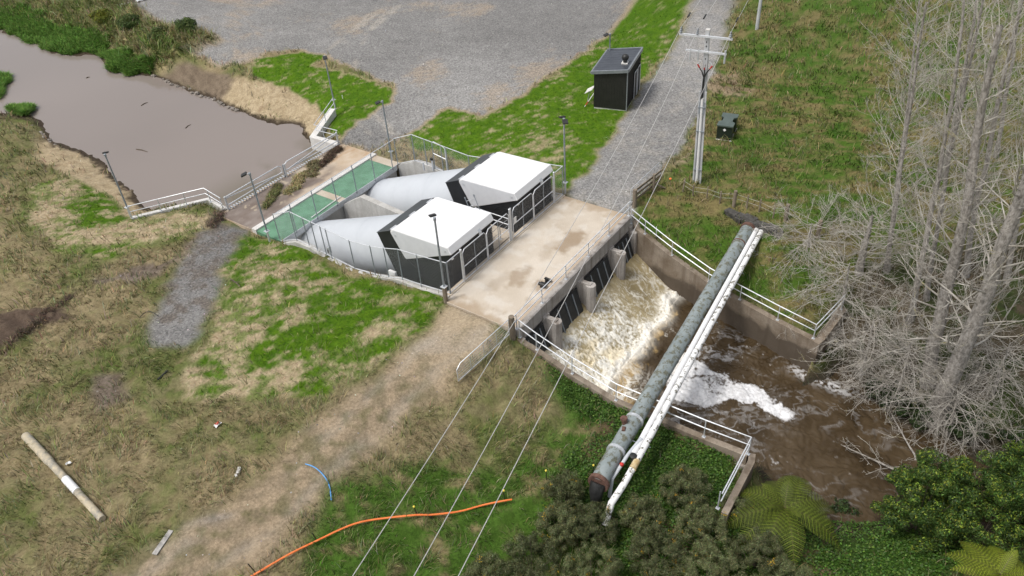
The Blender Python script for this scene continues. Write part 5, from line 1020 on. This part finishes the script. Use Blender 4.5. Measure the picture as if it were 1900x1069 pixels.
def stones():
    N = 90000; x = rng.uniform(-26, 60, N); y = rng.uniform(-12, 60, N); ok, d = visible(x, y); z, i, j = ZTv(x, y)
    w = np.clip(mk['track']*.8+mk['road']*.25+mk['ramp']*.8+mk['yard']*.3+dirt2*.6+.03*rough_m*(Y < 14), 0, 1)[j, i]; ok &= (rng.random(N) < w*np.clip((26/d)**2, 0, 1)*.16) & (inside[j, i] < .5) & (z > -2); x, y, z = x[ok], y[ok], z[ok]; n = len(x); s = rng.uniform(.02, .055, n)*rng.choice([1, 1, 1, 1.5], n)
    a = rng.uniform(0, 2*PI, (n, 1))+np.arange(5)*2*PI/5; r_ = s[:, None]*rng.uniform(.7, 1.2, (n, 5)); ring_ = np.stack([x[:, None]+np.cos(a)*r_, y[:, None]+np.sin(a)*r_, np.repeat(z[:, None]-.01, 5, 1)], -1); top = np.stack([x, y, z+s*.75], -1)[:, None]
    V = np.concatenate([ring_, top], 1).reshape(-1, 3); b_ = np.arange(n)[:, None]*6; Fc = np.concatenate([np.concatenate([b_+k, b_+(k+1) % 5, b_+5], 1) for k in range(5)]); c = jit(np.where(rng.random((n, 1)) < .35, np.array([[.52, .50, .47]]), np.array([[.26, .24, .22]])), .25, n)
    tag(fast_mesh('loose_stones', V, Fc, M['weed'], np.clip(np.repeat(c, 6, 0), 0, .8)), kind='stuff')
stones()
q = onground(636, 183); t = thing('marker_peg', q, 'tiny white peg standing in the bright lawn corner near the stepped kerb', 'peg'); MB().tube([q, q+[0, 0, .32]], .03, 6).build('peg', M['whiteplast'], t)
for a_, b_, lb in (((428, 520), (447, 535), 'dark broken stick lying between the gravel path and the patchy lawn'), ((1535, 1010), (1560, 975), 'grey dead stem lying in the ivy right of the tree fern')):
    qa_, qb_ = onground(*a_)+[0, 0, .06], onground(*b_)+[0, 0, .12]; t = thing('dead_stick', qa_, lb, 'stick'); MB().tube([qa_, lerp(qa_, qb_, .5)+[.03, .05, .03], qb_], [.05, .045, .025], 6).tube([lerp(qa_, qb_, .5)+[.03, .05, .03], lerp(qa_, qb_, .8)+[.2, -.1, .1]], [.03, .015], 5).build('stick', M['brownstem'], t)
# reeds along the pond
def reeds():
    polys = [P((0, 22), (60, 18), (110, 50), (175, 60), (200, 72), (205, 95), (120, 104), (85, 96), (40, 78), (0, 52)), P((195, 100), (240, 98), (285, 118), (282, 138), (235, 137), (200, 132)), P((0, 160), (18, 158), (22, 180), (0, 190)), P((28, 200), (60, 205), (62, 215), (34, 212))]
    x = []; y = []
    for pl in polys:
        a = np.array(pl); xx = rng.uniform(a[:, 0].min(), a[:, 0].max(), 26000); yy = rng.uniform(a[:, 1].min(), a[:, 1].max(), 26000); ok = inpoly(xx+(fbm(xx, yy, .7, 251, 2)-.5)*1.5, yy, pl); x.append(xx[ok]); y.append(yy[ok])
    x = np.concatenate(x); y = np.concatenate(y); z, i, j = ZTv(x, y); z = np.maximum(z, ZP-.1); n = len(x)
    c = np.array([.075, .16, .025])*(1-(t := rng.random((n, 1))))+np.array([.17, .30, .06])*t
    V, Fq, Ft, Cc_ = blades(x, y, z, rng.uniform(.35, .85, n), rng.uniform(.05, .09, n), rng.uniform(.5, 1.35, n), rng.uniform(0, 2*PI, n), jit(c, .25, n)); tag(mesh_qt('reeds', V, Fq, Ft, M['grass'], Cc_), kind='stuff')
reeds()
# rank tussocks on the far pond bank
# ---- leafy plants
def leaf_cloud(pts, nrm, s, col, asp=.5):
    n = len(pts); a = rng.normal(size=(n, 3)); a -= nrm*(a*nrm).sum(1)[:, None]*rng.uniform(.3, 1, n)[:, None]; a /= np.linalg.norm(a, axis=1)[:, None]+1e-9
    b = np.cross(nrm+rng.normal(0, .5, (n, 3)), a); b /= np.linalg.norm(b, axis=1)[:, None]+1e-9
    u = a*s[:, None]; v = b*(s*asp)[:, None]; V = np.stack([pts-u*.2, pts+u*.4+v*.5, pts+u, pts+u*.4-v*.5], 1).reshape(-1, 3)
    return V, np.arange(n*4).reshape(-1, 4), np.repeat(col, 4, 0)
def lobes(c, R, Hh, n, r):
    o = []
    for _ in range(n):
        a = rng.uniform(0, 2*PI); q = math.sqrt(rng.random())*R; z = Hh*(.25+.7*rng.random())*(1-.45*(q/R)**2); o.append((c+np.array([q*math.cos(a), q*math.sin(a), z]), r*rng.uniform(.6, 1.25)))
    return o
def bush(name, c, R, Hh, nl, rl, per, s, colA, colB, asp, label, cat, group, flowers=0, tipc=None, stems=5, shell=.55):
    t = thing(name, c, label, cat, group); Vs = []; Cs = []
    LB = lobes(c, R, Hh, nl, rl)
    for lc, lr in LB:
        n = int(per*rng.uniform(.7, 1.3)); d = rng.normal(size=(n, 3)); d[:, 2] = d[:, 2]*.9+.25; d /= np.linalg.norm(d, axis=1)[:, None]; p = lc+d*(lr*(shell+(1-shell)*rng.random(n)**.6))[:, None]*np.array([1, 1, .85])
        k = np.clip(rng.random((n, 1))*.6+rng.random()*.5, 0, 1); col = np.array(colA)*(1-k)+np.array(colB)*k
        if tipc is not None: m = (d[:, 2] > .4) & (rng.random(n) < .28); col[m] = np.array(tipc)
        V, _, C_ = leaf_cloud(p, d, s*rng.uniform(.5, 1.5, n), jit(col, .26, n), asp); Vs.append(V); Cs.append(C_)
    for _ in range(flowers):
        lc, lr = LB[rng.integers(len(LB))]; d = rng.normal(size=3); d[2] = abs(d[2])+.3; d /= np.linalg.norm(d); n = 12; p = lc+d*lr+rng.normal(0, .05, (n, 3)); V, _, C_ = leaf_cloud(p, np.repeat([d], n, 0), np.full(n, .045), jit(np.tile(C(.50, .32, .03), (n, 1)), .2, n), .8); Vs.append(V); Cs.append(C_)
    V = np.concatenate(Vs); fast_mesh('foliage', V, np.arange(len(V)).reshape(-1, 4), M['leaf'], np.concatenate(Cs), parent=t)
    b = MB()
    for lc, lr in LB[:stems*2]: b.tube([c-[0, 0, .2], c*.5+lc*.5+rng.normal(0, .08, 3)-[0, 0, .1], lc], [.035, .022, .008], 4)
    b.build('stems', M['brownstem'], t)
    return t
gorse = [(905, 1060, .8, 1.0, 'low'), (985, 1040, 1.0, 1.4, 'darkest'), (1045, 905, .75, 1.0, 'small upright'), (1040, 975, .85, 1.2, 'yellow tipped'), (1095, 972, 1.0, 1.2, 'broad'), (1100, 1069, 1.1, 1.5, 'dense'), (1190, 950, .8, 1.1, 'rounded'), (1270, 900, .95, 1.1, 'brownish'), (1215, 1030, 1.05, 1.4, 'shaggy'), (1300, 985, 1.0, 1.3, 'many flowered'), (1310, 1069, 1.15, 1.5, 'large'), (1400, 1030, 1.0, 1.3, 'grey green'), (1455, 1075, .9, 1.2, 'thin'), (1365, 930, .6, .8, 'little')]
place = ('at the left end of the thicket under the overhead wire', 'in the left part of the thicket', 'between the yellow capped stakes and the buried pipe elbow', 'just below the buried end of the grey pipe', 'around the low end of the mossy white pipe', 'on the bottom edge below the white pipe end', 'right of the low end of the white pipes', 'against the bare patch of the ivy bank', 'in the middle of the thicket', 'left of the end of the wing wall handrail', 'on the bottom edge in the middle', 'at the left side of the tree fern', 'below the tree fern on the bottom edge', 'tucked under the end of the return wall')
for (px, py, R_, H_, w), plc in zip(gorse, place):
    q = onground(px, min(py+22, 1095)); gr = rng.uniform(.8, 1.25); H_ *= 1.5; R_ *= 1.12
    bush('gorse_bush', q, R_, H_, int(85*R_), .20, 230, .085, np.array((.048, .06, .021))*gr, np.array((.165, .182, .078))*gr, .17, w+' gorse bush '+plc, 'bush', 'gorse bushes in the foreground thicket', flowers=int(rng.uniform(5, 12)), stems=6, shell=.3, tipc=np.array((.19, .21, .10))*gr)
for (px, py, R_, H_, lb, g_) in ((1700, 985, 1.5, 3.3, 'tall glossy green shrub leaning over the river, left one', 1.), (1800, 1010, 1.7, 4.0, 'tall glossy green shrub behind the corner fern, middle one', 1.05), (1885, 985, 1.5, 4.2, 'tall glossy green shrub at the right edge of the photo', .9)):
    q = onground(px, py); H_ *= 1.5; bush('leafy_shrub', q, R_*1.15, H_, 155, .33, 330, .085, np.array((.026, .055, .012))*g_, np.array((.072, .13, .022))*g_, .45, lb, 'shrub', 'glossy shrubs by the river', tipc=(.20, .26, .03), stems=9, shell=.5)
for (px, py, R_, H_, lb) in ((1700, 770, .9, .8, 'dark ivy clump at the foot of the biggest bare trunk'), (1790, 800, 1.0, .8, 'dark ivy clump on the far river bank right of the big trunk'), (1640, 735, .8, .7, 'dark ivy clump on the far river bank near the wing wall end'), (1880, 820, 1.0, .9, 'dark ivy clump on the far river bank at the right edge'), (1560, 950, .6, .5, 'low dark clump at the water edge beside the tree fern')):
    bush('ivy_clump', onground(px, py), R_, H_, 16, .34, 260, .08, (.012, .028, .008), (.05, .085, .02), .6, lb, 'ivy', 'ivy clumps on the river bank', stems=3)
for (px, py, lb) in ((245, 55, 'green bush on the rank bank above the reeds'), (190, 38, 'yellowish bush on the rank bank beside the reeds'), (345, 62, 'dark green bush where the rank bank meets the gravel yard'), (300, 70, 'olive bush on the rank bank nearest the clay slope')):
    g_ = (.9, .20, .02) if 'yellow' in lb else None
    bush('bank_bush', onground(px, py), 1.1, 1.0, 14, .5, 240, .16, (.03, .06, .015), (.12, .17, .04) if g_ is None else (.25, .26, .03), .4, lb, 'bush', 'bushes on the rank pond bank')
# ---- tree ferns
def fern(q, Htr, n, L, label, tone, rot=0):
    t = thing('tree_fern', q, label, 'tree fern'); top = q+[0, 0, Htr]
    MB().tube([q-[0, 0, .3], q+[0, 0, Htr*.5], top], [.16, .13, .12], 9).build('trunk', M['brownstem'], t)
    for k in range(n):
        inner = k >= n*.72; az = rot+k*2.399+rng.normal(0, .12); Lf = L*(rng.uniform(.85, 1.12) if not inner else rng.uniform(.35, .55)); rise = .40 if not inner else 1.05; ns = 32
        s = np.linspace(0, 1, ns); r_ = Lf*(s-.10*s*s); z_ = Lf*(rise*s-(.72+rng.uniform(-.12, .12))*s*s*(1 if not inner else .7)); d = np.array([math.cos(az), math.sin(az), 0]); sd = np.array([-d[1], d[0], 0])
        path = top+d*r_[:, None]+np.array([0, 0, 1.])*z_[:, None]+sd*(np.sin(s*2)*.05*Lf*rng.normal())[:, None]
        V = []; Cs = []; rb2 = sd*.018
        for i in range(ns-1): V += [path[i]-rb2, path[i]+rb2, path[i+1]+rb2*.8, path[i+1]-rb2*.8]; Cs += [np.array((.10, .085, .03))]*4
        fcol = np.array((.085, .118, .013))*(1-tone)+np.array((.165, .20, .014))*tone; fcol = fcol*rng.uniform(.75, 1.2)
        for i in range(1, ns):
            tg = path[i]-path[i-1]; tg /= np.linalg.norm(tg); ln_ = Lf*.235*math.sin(PI*min(1, (s[i]*.95+.04))**.75)+.02
            for sg_ in (-1, 1):
                dirp = sd*sg_*.9+tg*.45; dirp /= np.linalg.norm(dirp); nup = np.cross(dirp, tg)*sg_; m = 5
                for jj in range(m):                                   # pinnules along each pinna
                    a0 = ln_*jj/m; w = Lf/ns*.92*(1-jj/m*.62); c0 = path[i]+dirp*a0-np.array([0, 0, 1])*.25*(a0**2)/max(Lf, .1); e = path[i]+dirp*(a0+ln_/m*.98)-np.array([0, 0, 1])*.25*((a0+ln_/m)**2)/max(Lf, .1)
                    V += [c0-tg*w*.5, c0+tg*w*.5, e+tg*w*.34, e-tg*w*.34]; Cs += [fcol*(.68+.58*(i % 2))*rng.uniform(.8, 1.2)]*4
        fast_mesh('frond', np.array(V), np.arange(len(V)).reshape(-1, 4), M['leaf'], np.array(Cs), parent=t)
    return t
qf = G(1455, 945, -1.9); qf[2] = ZT(qf[0], qf[1]); fern(qf, -1.9-qf[2]+.1, 15, 2.6, 'tree fern with spreading olive fronds beside the river at the wing wall end', .25, .4)
qf = G(1856, 1066, -.2); qf[2] = ZT(qf[0], qf[1]); fern(qf, -.2-qf[2], 13, 1.9, 'bright yellow green tree fern in the bottom right corner', .9, 1.)
# ---- bare trees
class Tubes:
    def __init__(s): s.V = []; s.F = []; s.n = 0
    def add(s, pts, rad, k):
        pts = np.asarray(pts); m = len(pts); d = np.gradient(pts, axis=0); d /= np.linalg.norm(d, axis=1)[:, None]+1e-9
        u, v, _ = frame(d[0]); u = u-d*(d@u)[:, None]; u /= np.linalg.norm(u, axis=1)[:, None]+1e-9; v = np.cross(d, u); a = np.arange(k)*2*PI/k
        s.V.append((pts[:, None]+rad[:, None, None]*(np.cos(a)[None, :, None]*u[:, None]+np.sin(a)[None, :, None]*v[:, None])).reshape(-1, 3))
        i, j = np.meshgrid(np.arange(m-1), np.arange(k), indexing='ij'); s.F.append((np.stack([i*k+j, i*k+(j+1) % k, (i+1)*k+(j+1) % k, (i+1)*k+j], -1)+s.n).reshape(-1, 4)); s.n += m*k
    def build(s, name, mat, parent): return fast_mesh(name, np.concatenate(s.V), np.concatenate(s.F), mat, parent=parent, smooth=True)
def limb(p, d, L, r0, r1, n, wob, upc):
    pts = [np.array(p)]; d = np.array(d)/np.linalg.norm(d)
    for i in range(n): d = d+rng.normal(0, wob*1.35, 3)+np.array([0, 0, upc*(.3+1.6*i/n)]); d /= np.linalg.norm(d); pts.append(pts[-1]+d*L/n)
    return np.array(pts), np.linspace(r0, r1, n+1)
def bare_tree(base, top, r, label, nb=60, start=.12, Lb=(3.0, 1.2), ang=.72, upc=.085, droop=False, name='bare_tree', cat='tree', group='bare poplars on the river bank', twigs=7, sub2=3):
    t = thing(name, base, label, cat, group); base = np.array(base, float); top = np.array(top, float); n = 14; s = np.linspace(0, 1, n+1)
    tr = base+(top-base)*s[:, None]; w = np.cumsum(rng.normal(0, .05, (n+1, 3)), 0)*np.array([1, 1, 0])*(np.linalg.norm(top-base)/18); w -= s[:, None]*w[-1]; tr = tr+w; rr = r*(1-s*.72)**.9
    rr[0] *= 1.35; T = Tubes(); T.add(np.concatenate([[tr[0]-[0, 0, .6]], tr]), np.concatenate([[rr[0]*1.1], rr]), 9); T.build('trunk', M['bark'], t)
    Bm = Tubes()
    for b in range(nb):
        q = start+(1-start)*(b+rng.random())/nb; i = min(int(q*n), n-1); p = tr[i]+(tr[i+1]-tr[i])*(q*n-i); az = b*2.4+rng.normal(0, .4); L = (Lb[0]*(1-q)+Lb[1]*q)*rng.uniform(.6, 1.25)
        el = (ang*(.5+q*.7) if not droop else rng.uniform(-.35, .45)); d = np.array([math.cos(az)*math.cos(el), math.sin(az)*math.cos(el), math.sin(el)])
        rb = max(.014, rr[i]*.15*rng.uniform(.6, 1.3))*min(1, L/1.5); pts, rd = limb(p, d, L, rb, .0075, 8, .13, upc if not droop else -.03); Bm.add(pts, rd, 5)
        for k in range(int(twigs*L/2.2)+1):
            f = rng.uniform(.22, .98); m = min(int(f*8), 7); pp = pts[m]+(pts[m+1]-pts[m])*(f*8-m); dd = (pts[m+1]-pts[m]); dd = dd/np.linalg.norm(dd)+rng.normal(0, .62, 3)+[0, 0, .12 if not droop else -.05]; l2 = L*.36*rng.uniform(.5, 1.2)*(1.15-f*.5)
            p2, r2 = limb(pp, dd, l2, max(.0075, rd[m]*.6), .0045, 5, .17, .10 if not droop else .02); Bm.add(p2, r2, 3)
            for h in range(sub2):
                f2 = rng.uniform(.25, .95); m2 = min(int(f2*5), 4); p3 = p2[m2]; d3 = (p2[m2+1]-p2[m2]); d3 = d3/np.linalg.norm(d3)+rng.normal(0, .7, 3); l3 = l2*.45*rng.uniform(.5, 1.1); q3, r3 = limb(p3, d3, l3, .0055, .0035, 3, .2, .12); Bm.add(q3, r3, 3)
    Bm.build('branches', M['twig'], t); return t
def through(base, px, py, h):
    q = G(px, py, base[2]+h); return q
def tree_px(bpx, bz, tpx, H, r, label, **k):
    b = G(*bpx, bz); best = None
    for h in np.arange(2, 16, .25):
        q = G(*tpx, bz+h); e = np.hypot(*(q-b)[:2])
        if best is None or e < best[0]: best = (e, h, q)
    _, h, q = best; d = (q-b)/h; k['nb'] = int(k.get('nb', 60)*1.05); k['Lb'] = (k.get('Lb', (3, 1.3))[0]*1.3, k.get('Lb', (3, 1.3))[1]*2.0); k['twigs'] = 5; k['sub2'] = 3; bare_tree(b, b+d*H, r*(1.25 if r > .25 else .72), label, **k)
tree_px((1742, 765), -3.3, (1893, 375), 17.5, .34, 'biggest bare tree, its thick pale trunk leaning right above the river bank', nb=60, Lb=(3.4, 1.6), start=.2)
tree_px((1722, 715), -3.0, (1806, 295), 18, .27, 'bare tree just left of the biggest trunk with a yellowish lichen limb', nb=64, Lb=(3.0, 1.4), start=.14)
tree_px((1690, 590), -1.5, (1750, 230), 16.5, .22, 'bare tree behind the ivy clumps, third trunk from the biggest', nb=58, Lb=(2.9, 1.3))
tree_px((1715, 560), -1.2, (1775, 250), 16.5, .19, 'slim bare tree standing close behind the third trunk', nb=52, Lb=(2.7, 1.2))
tree_px((1642, 500), -.7, (1690, 190), 14.5, .20, 'bare tree with a dark lower trunk nearest the paddock', nb=60, Lb=(3.4, 1.3), start=.1)
tree_px((1790, 510), -.6, (1838, 282), 17, .22, 'bare tree in the back row, right of the slim one', nb=52, Lb=(2.8, 1.2))
tree_px((1868, 520), -.6, (1898, 330), 16, .20, 'bare tree at the right edge behind the biggest trunk', nb=44, Lb=(2.8, 1.2))
tree_px((1745, 330), .1, (1790, 100), 15, .19, 'bare tree farthest back, crossing the top edge', nb=56, Lb=(3.0, 1.3))
tree_px((1660, 380), .0, (1690, 130), 12, .15, 'young bare tree on the paddock side, its twigs reaching farthest left at the top', nb=60, Lb=(2.9, 1.0), start=.15)
tree_px((1850, 290), .1, (1880, 90), 15, .19, 'bare tree at the top right corner', nb=50, Lb=(3.0, 1.3))
b = G(1592, 510, -1.1); bare_tree(b, b+[.05, .1, 3.9], .25, 'broken stump of a bare tree with spreading twigs above the wing wall', nb=34, start=.25, Lb=(3.2, 2.4), ang=.35, upc=.03, twigs=9)
for px, py, z, lb, H, nb_ in ((1600, 690, -3.6, 'low bare thicket drooping over the wing wall corner', 3.4, 40), (1665, 730, -3.4, 'low bare thicket drooping to the river under the leaning trunk', 3.2, 44), (1560, 575, -2., 'low bare thicket spreading over the end of the wing wall handrail', 3., 40), (1840, 735, -2.6, 'low bare thicket at the right edge under the biggest tree', 3.2, 44), (1500, 465, -.8, 'sprawling bare branches hanging over the far ends of the pipes', 1.7, 30), (1760, 800, -3.6, 'low bare thicket at the water edge above the glossy shrubs', 2.4, 36)):
    b = G(px, py, z); bare_tree(b, b+[.2, .2, H], .09, lb, nb=int(nb_*1.4), start=.1, Lb=(3.9, 3.0), droop=True, name='bare_thicket', cat='thicket', group='bare thickets on the river bank', twigs=8, sub2=3)
q = G(1690, 885, ZR+.15); e = G(1560, 825, ZR+.5); bare_tree(q, e, .05, 'fallen bare branch lying over the river from the glossy shrubs', nb=14, start=.2, Lb=(1.9, .9), ang=.1, upc=-.02, name='fallen_branch', cat='branch', group='fallen branches in the river', twigs=4)
q = G(1700, 850, ZR+.2); e = G(1655, 770, ZR+1.0); bare_tree(q, e, .05, 'second fallen branch rising from the river near the ivy bank', nb=10, start=.3, Lb=(1.6, .7), ang=.1, upc=0., name='fallen_branch', cat='branch', group='fallen branches in the river', twigs=4)
# ---- heaps of cut weed on the slab, debris, stump
def heap(px, py, zb, a, b, rot, h, label, c1, c2, n=2600, name='weed_heap', cat='weed heap', group='heaps of raked water weed'):
    q = G(px, py, zb) if zb is not None else onground(px, py); t = thing(name, q, label, cat, group)
    N2 = 13; V = []
    for j in range(N2):
        for i in range(N2):
            u, v = i/(N2-1)*2-1, j/(N2-1)*2-1; rr_ = math.hypot(u, v); h_ = h*.30; k_ = .62*(.7+.6*vn(u*1.5+px, v*1.5, 1.2, 3)); z = max(0, 1-rr_**1.3)*h_*(.25+1.1*vn(u*3+px, v*3, 1.5, 3))-.05*(rr_ > .8); p_ = q+np.array([(u*a*math.cos(rot)-v*b*math.sin(rot))*k_, (u*a*math.sin(rot)+v*b*math.cos(rot))*k_, z]); p_[2] += 0 if zb is not None else ZT(p_[0], p_[1])-q[2]-.06; V.append(p_)
    MB().add(V, [(j*N2+i, j*N2+i+1, (j+1)*N2+i+1, (j+1)*N2+i) for j in range(N2-1) for i in range(N2-1)]).build('core', M['mud'], t)
    cb = np.stack([np.linspace(-.85, .85, 9)+rng.normal(0, .08, 9), rng.normal(0, .22, 9)], 1); rb_ = rng.uniform(.10, .34, 9); kk = rng.integers(0, 9, n); u = cb[kk]+rng.normal(0, 1, (n, 2))*rb_[kk][:, None]*np.array([.55, .8]); rr_ = np.hypot((u[:, 0]-cb[kk, 0])/.55, (u[:, 1]-cb[kk, 1])/.8)/rb_[kk]; m = len(u); x = q[0]+u[:, 0]*a*math.cos(rot)-u[:, 1]*b*math.sin(rot); y = q[1]+u[:, 0]*a*math.sin(rot)+u[:, 1]*b*math.cos(rot); z = (q[2] if zb is not None else ZTv(x, y)[0])+np.exp(-rr_**2*.5)*h*rb_[kk]/.34*rng.uniform(0, .7, m)
    k = rng.random((m, 1)); Vb, Fq, Ft, Cb = blades(x, y, z, rng.uniform(.15, .55, m), rng.uniform(.018, .036, m), rng.uniform(1.15, 1.8, m), rng.uniform(0, 2*PI, m), jit(np.array(c1)*(1-k)+np.array(c2)*k, .3, m), curl=.6); mesh_qt('strands', Vb, Fq, Ft, M['weed'], Cb, parent=t)
heap(612, 292, ZU, 1.5, .5, .35, .38, 'dark brown heap of raked weed nearest the stepped kerb', (.045, .03, .02), (.12, .085, .06)); heap(578, 315, ZU, 1.1, .75, .6, .4, 'greenish brown heap of weed in the middle of the slab', (.05, .055, .02), (.28, .23, .13))
heap(552, 340, ZU, 1.4, .75, .5, .38, 'largest straw coloured heap of weed by the walkway kerb', (.10, .11, .03), (.42, .34, .19), 3200); heap(507, 364, ZU, 1.3, .4, .5, .28, 'narrow green heap of weed near the walkway end', (.05, .07, .02), (.22, .2, .09)); heap(513, 348, ZU, .35, .2, .2, .12, 'tiny dark clod of weed beside the bar screen', (.03, .02, .015), (.08, .06, .045), 400)
heap(408, 407, None, 1.1, .7, .4, .75, 'tangled dark root stump dumped at the corner of the intake slab', (.06, .04, .03), (.20, .15, .11), 800, 'root_stump', 'stump', 'dumped debris')
heap(70, 600, None, 2.6, .7, .3, .22, 'long low heap of dark turned soil at the left edge', (.05, .035, .028), (.16, .12, .08), 900, 'soil_heap', 'soil heap', 'dumped debris')
# ---------------------------------------------------------------- light, sky, camera
def look_cam():
    cd = bpy.data.cameras.new('camera'); co = bpy.data.objects.new('camera', cd); COL.objects.link(co)
    from mathutils import Matrix
    R = Matrix(((rt[0], up[0], -fwd[0]), (rt[1], up[1], -fwd[1]), (rt[2], up[2], -fwd[2]))).to_4x4(); R.translation = Vector(CAM.tolist()); co.matrix_world = R
    cd.sensor_fit = 'HORIZONTAL'; cd.sensor_width = 36; cd.lens = 36*F/1900; cd.clip_start = .1; cd.clip_end = 8000; SC.camera = co
look_cam()
SUN_EL, SUN_AZ = math.radians(62), math.radians(150)      # azimuth of the sun, counter-clockwise from +X
sd = bpy.data.lights.new('sun', 'SUN'); so = bpy.data.objects.new('sun', sd); COL.objects.link(so)
sd.energy = 1.5; sd.angle = math.radians(11); sd.color = (1, .965, .91)
dv = Vector((math.cos(SUN_EL)*math.cos(SUN_AZ), math.cos(SUN_EL)*math.sin(SUN_AZ), math.sin(SUN_EL)))
so.rotation_euler = dv.to_track_quat('Z', 'Y').to_euler(); so.location = (0, 0, 60)
wd = bpy.data.worlds.new('World'); SC.world = wd; wd.use_nodes = True; nt = wd.node_tree
sk = nt.nodes.new('ShaderNodeTexSky'); sk.sky_type = 'NISHITA'; sk.sun_disc = False; sk.sun_elevation = SUN_EL; sk.sun_rotation = PI/2-SUN_AZ; sk.dust_density = 4.; sk.air_density = 1.; sk.ozone_density = 1.
hs = nt.nodes.new('ShaderNodeHueSaturation'); hs.inputs['Saturation'].default_value = .35
nt.links.new(sk.outputs[0], hs.inputs['Color']); nt.links.new(hs.outputs[0], nt.nodes['Background'].inputs[0]); nt.nodes['Background'].inputs[1].default_value = .12
SC.view_settings.view_transform = 'Standard'; SC.view_settings.look = 'None'; SC.view_settings.gamma = 1; SC.view_settings.exposure = EXPO
SC.view_settings.use_curve_mapping = False
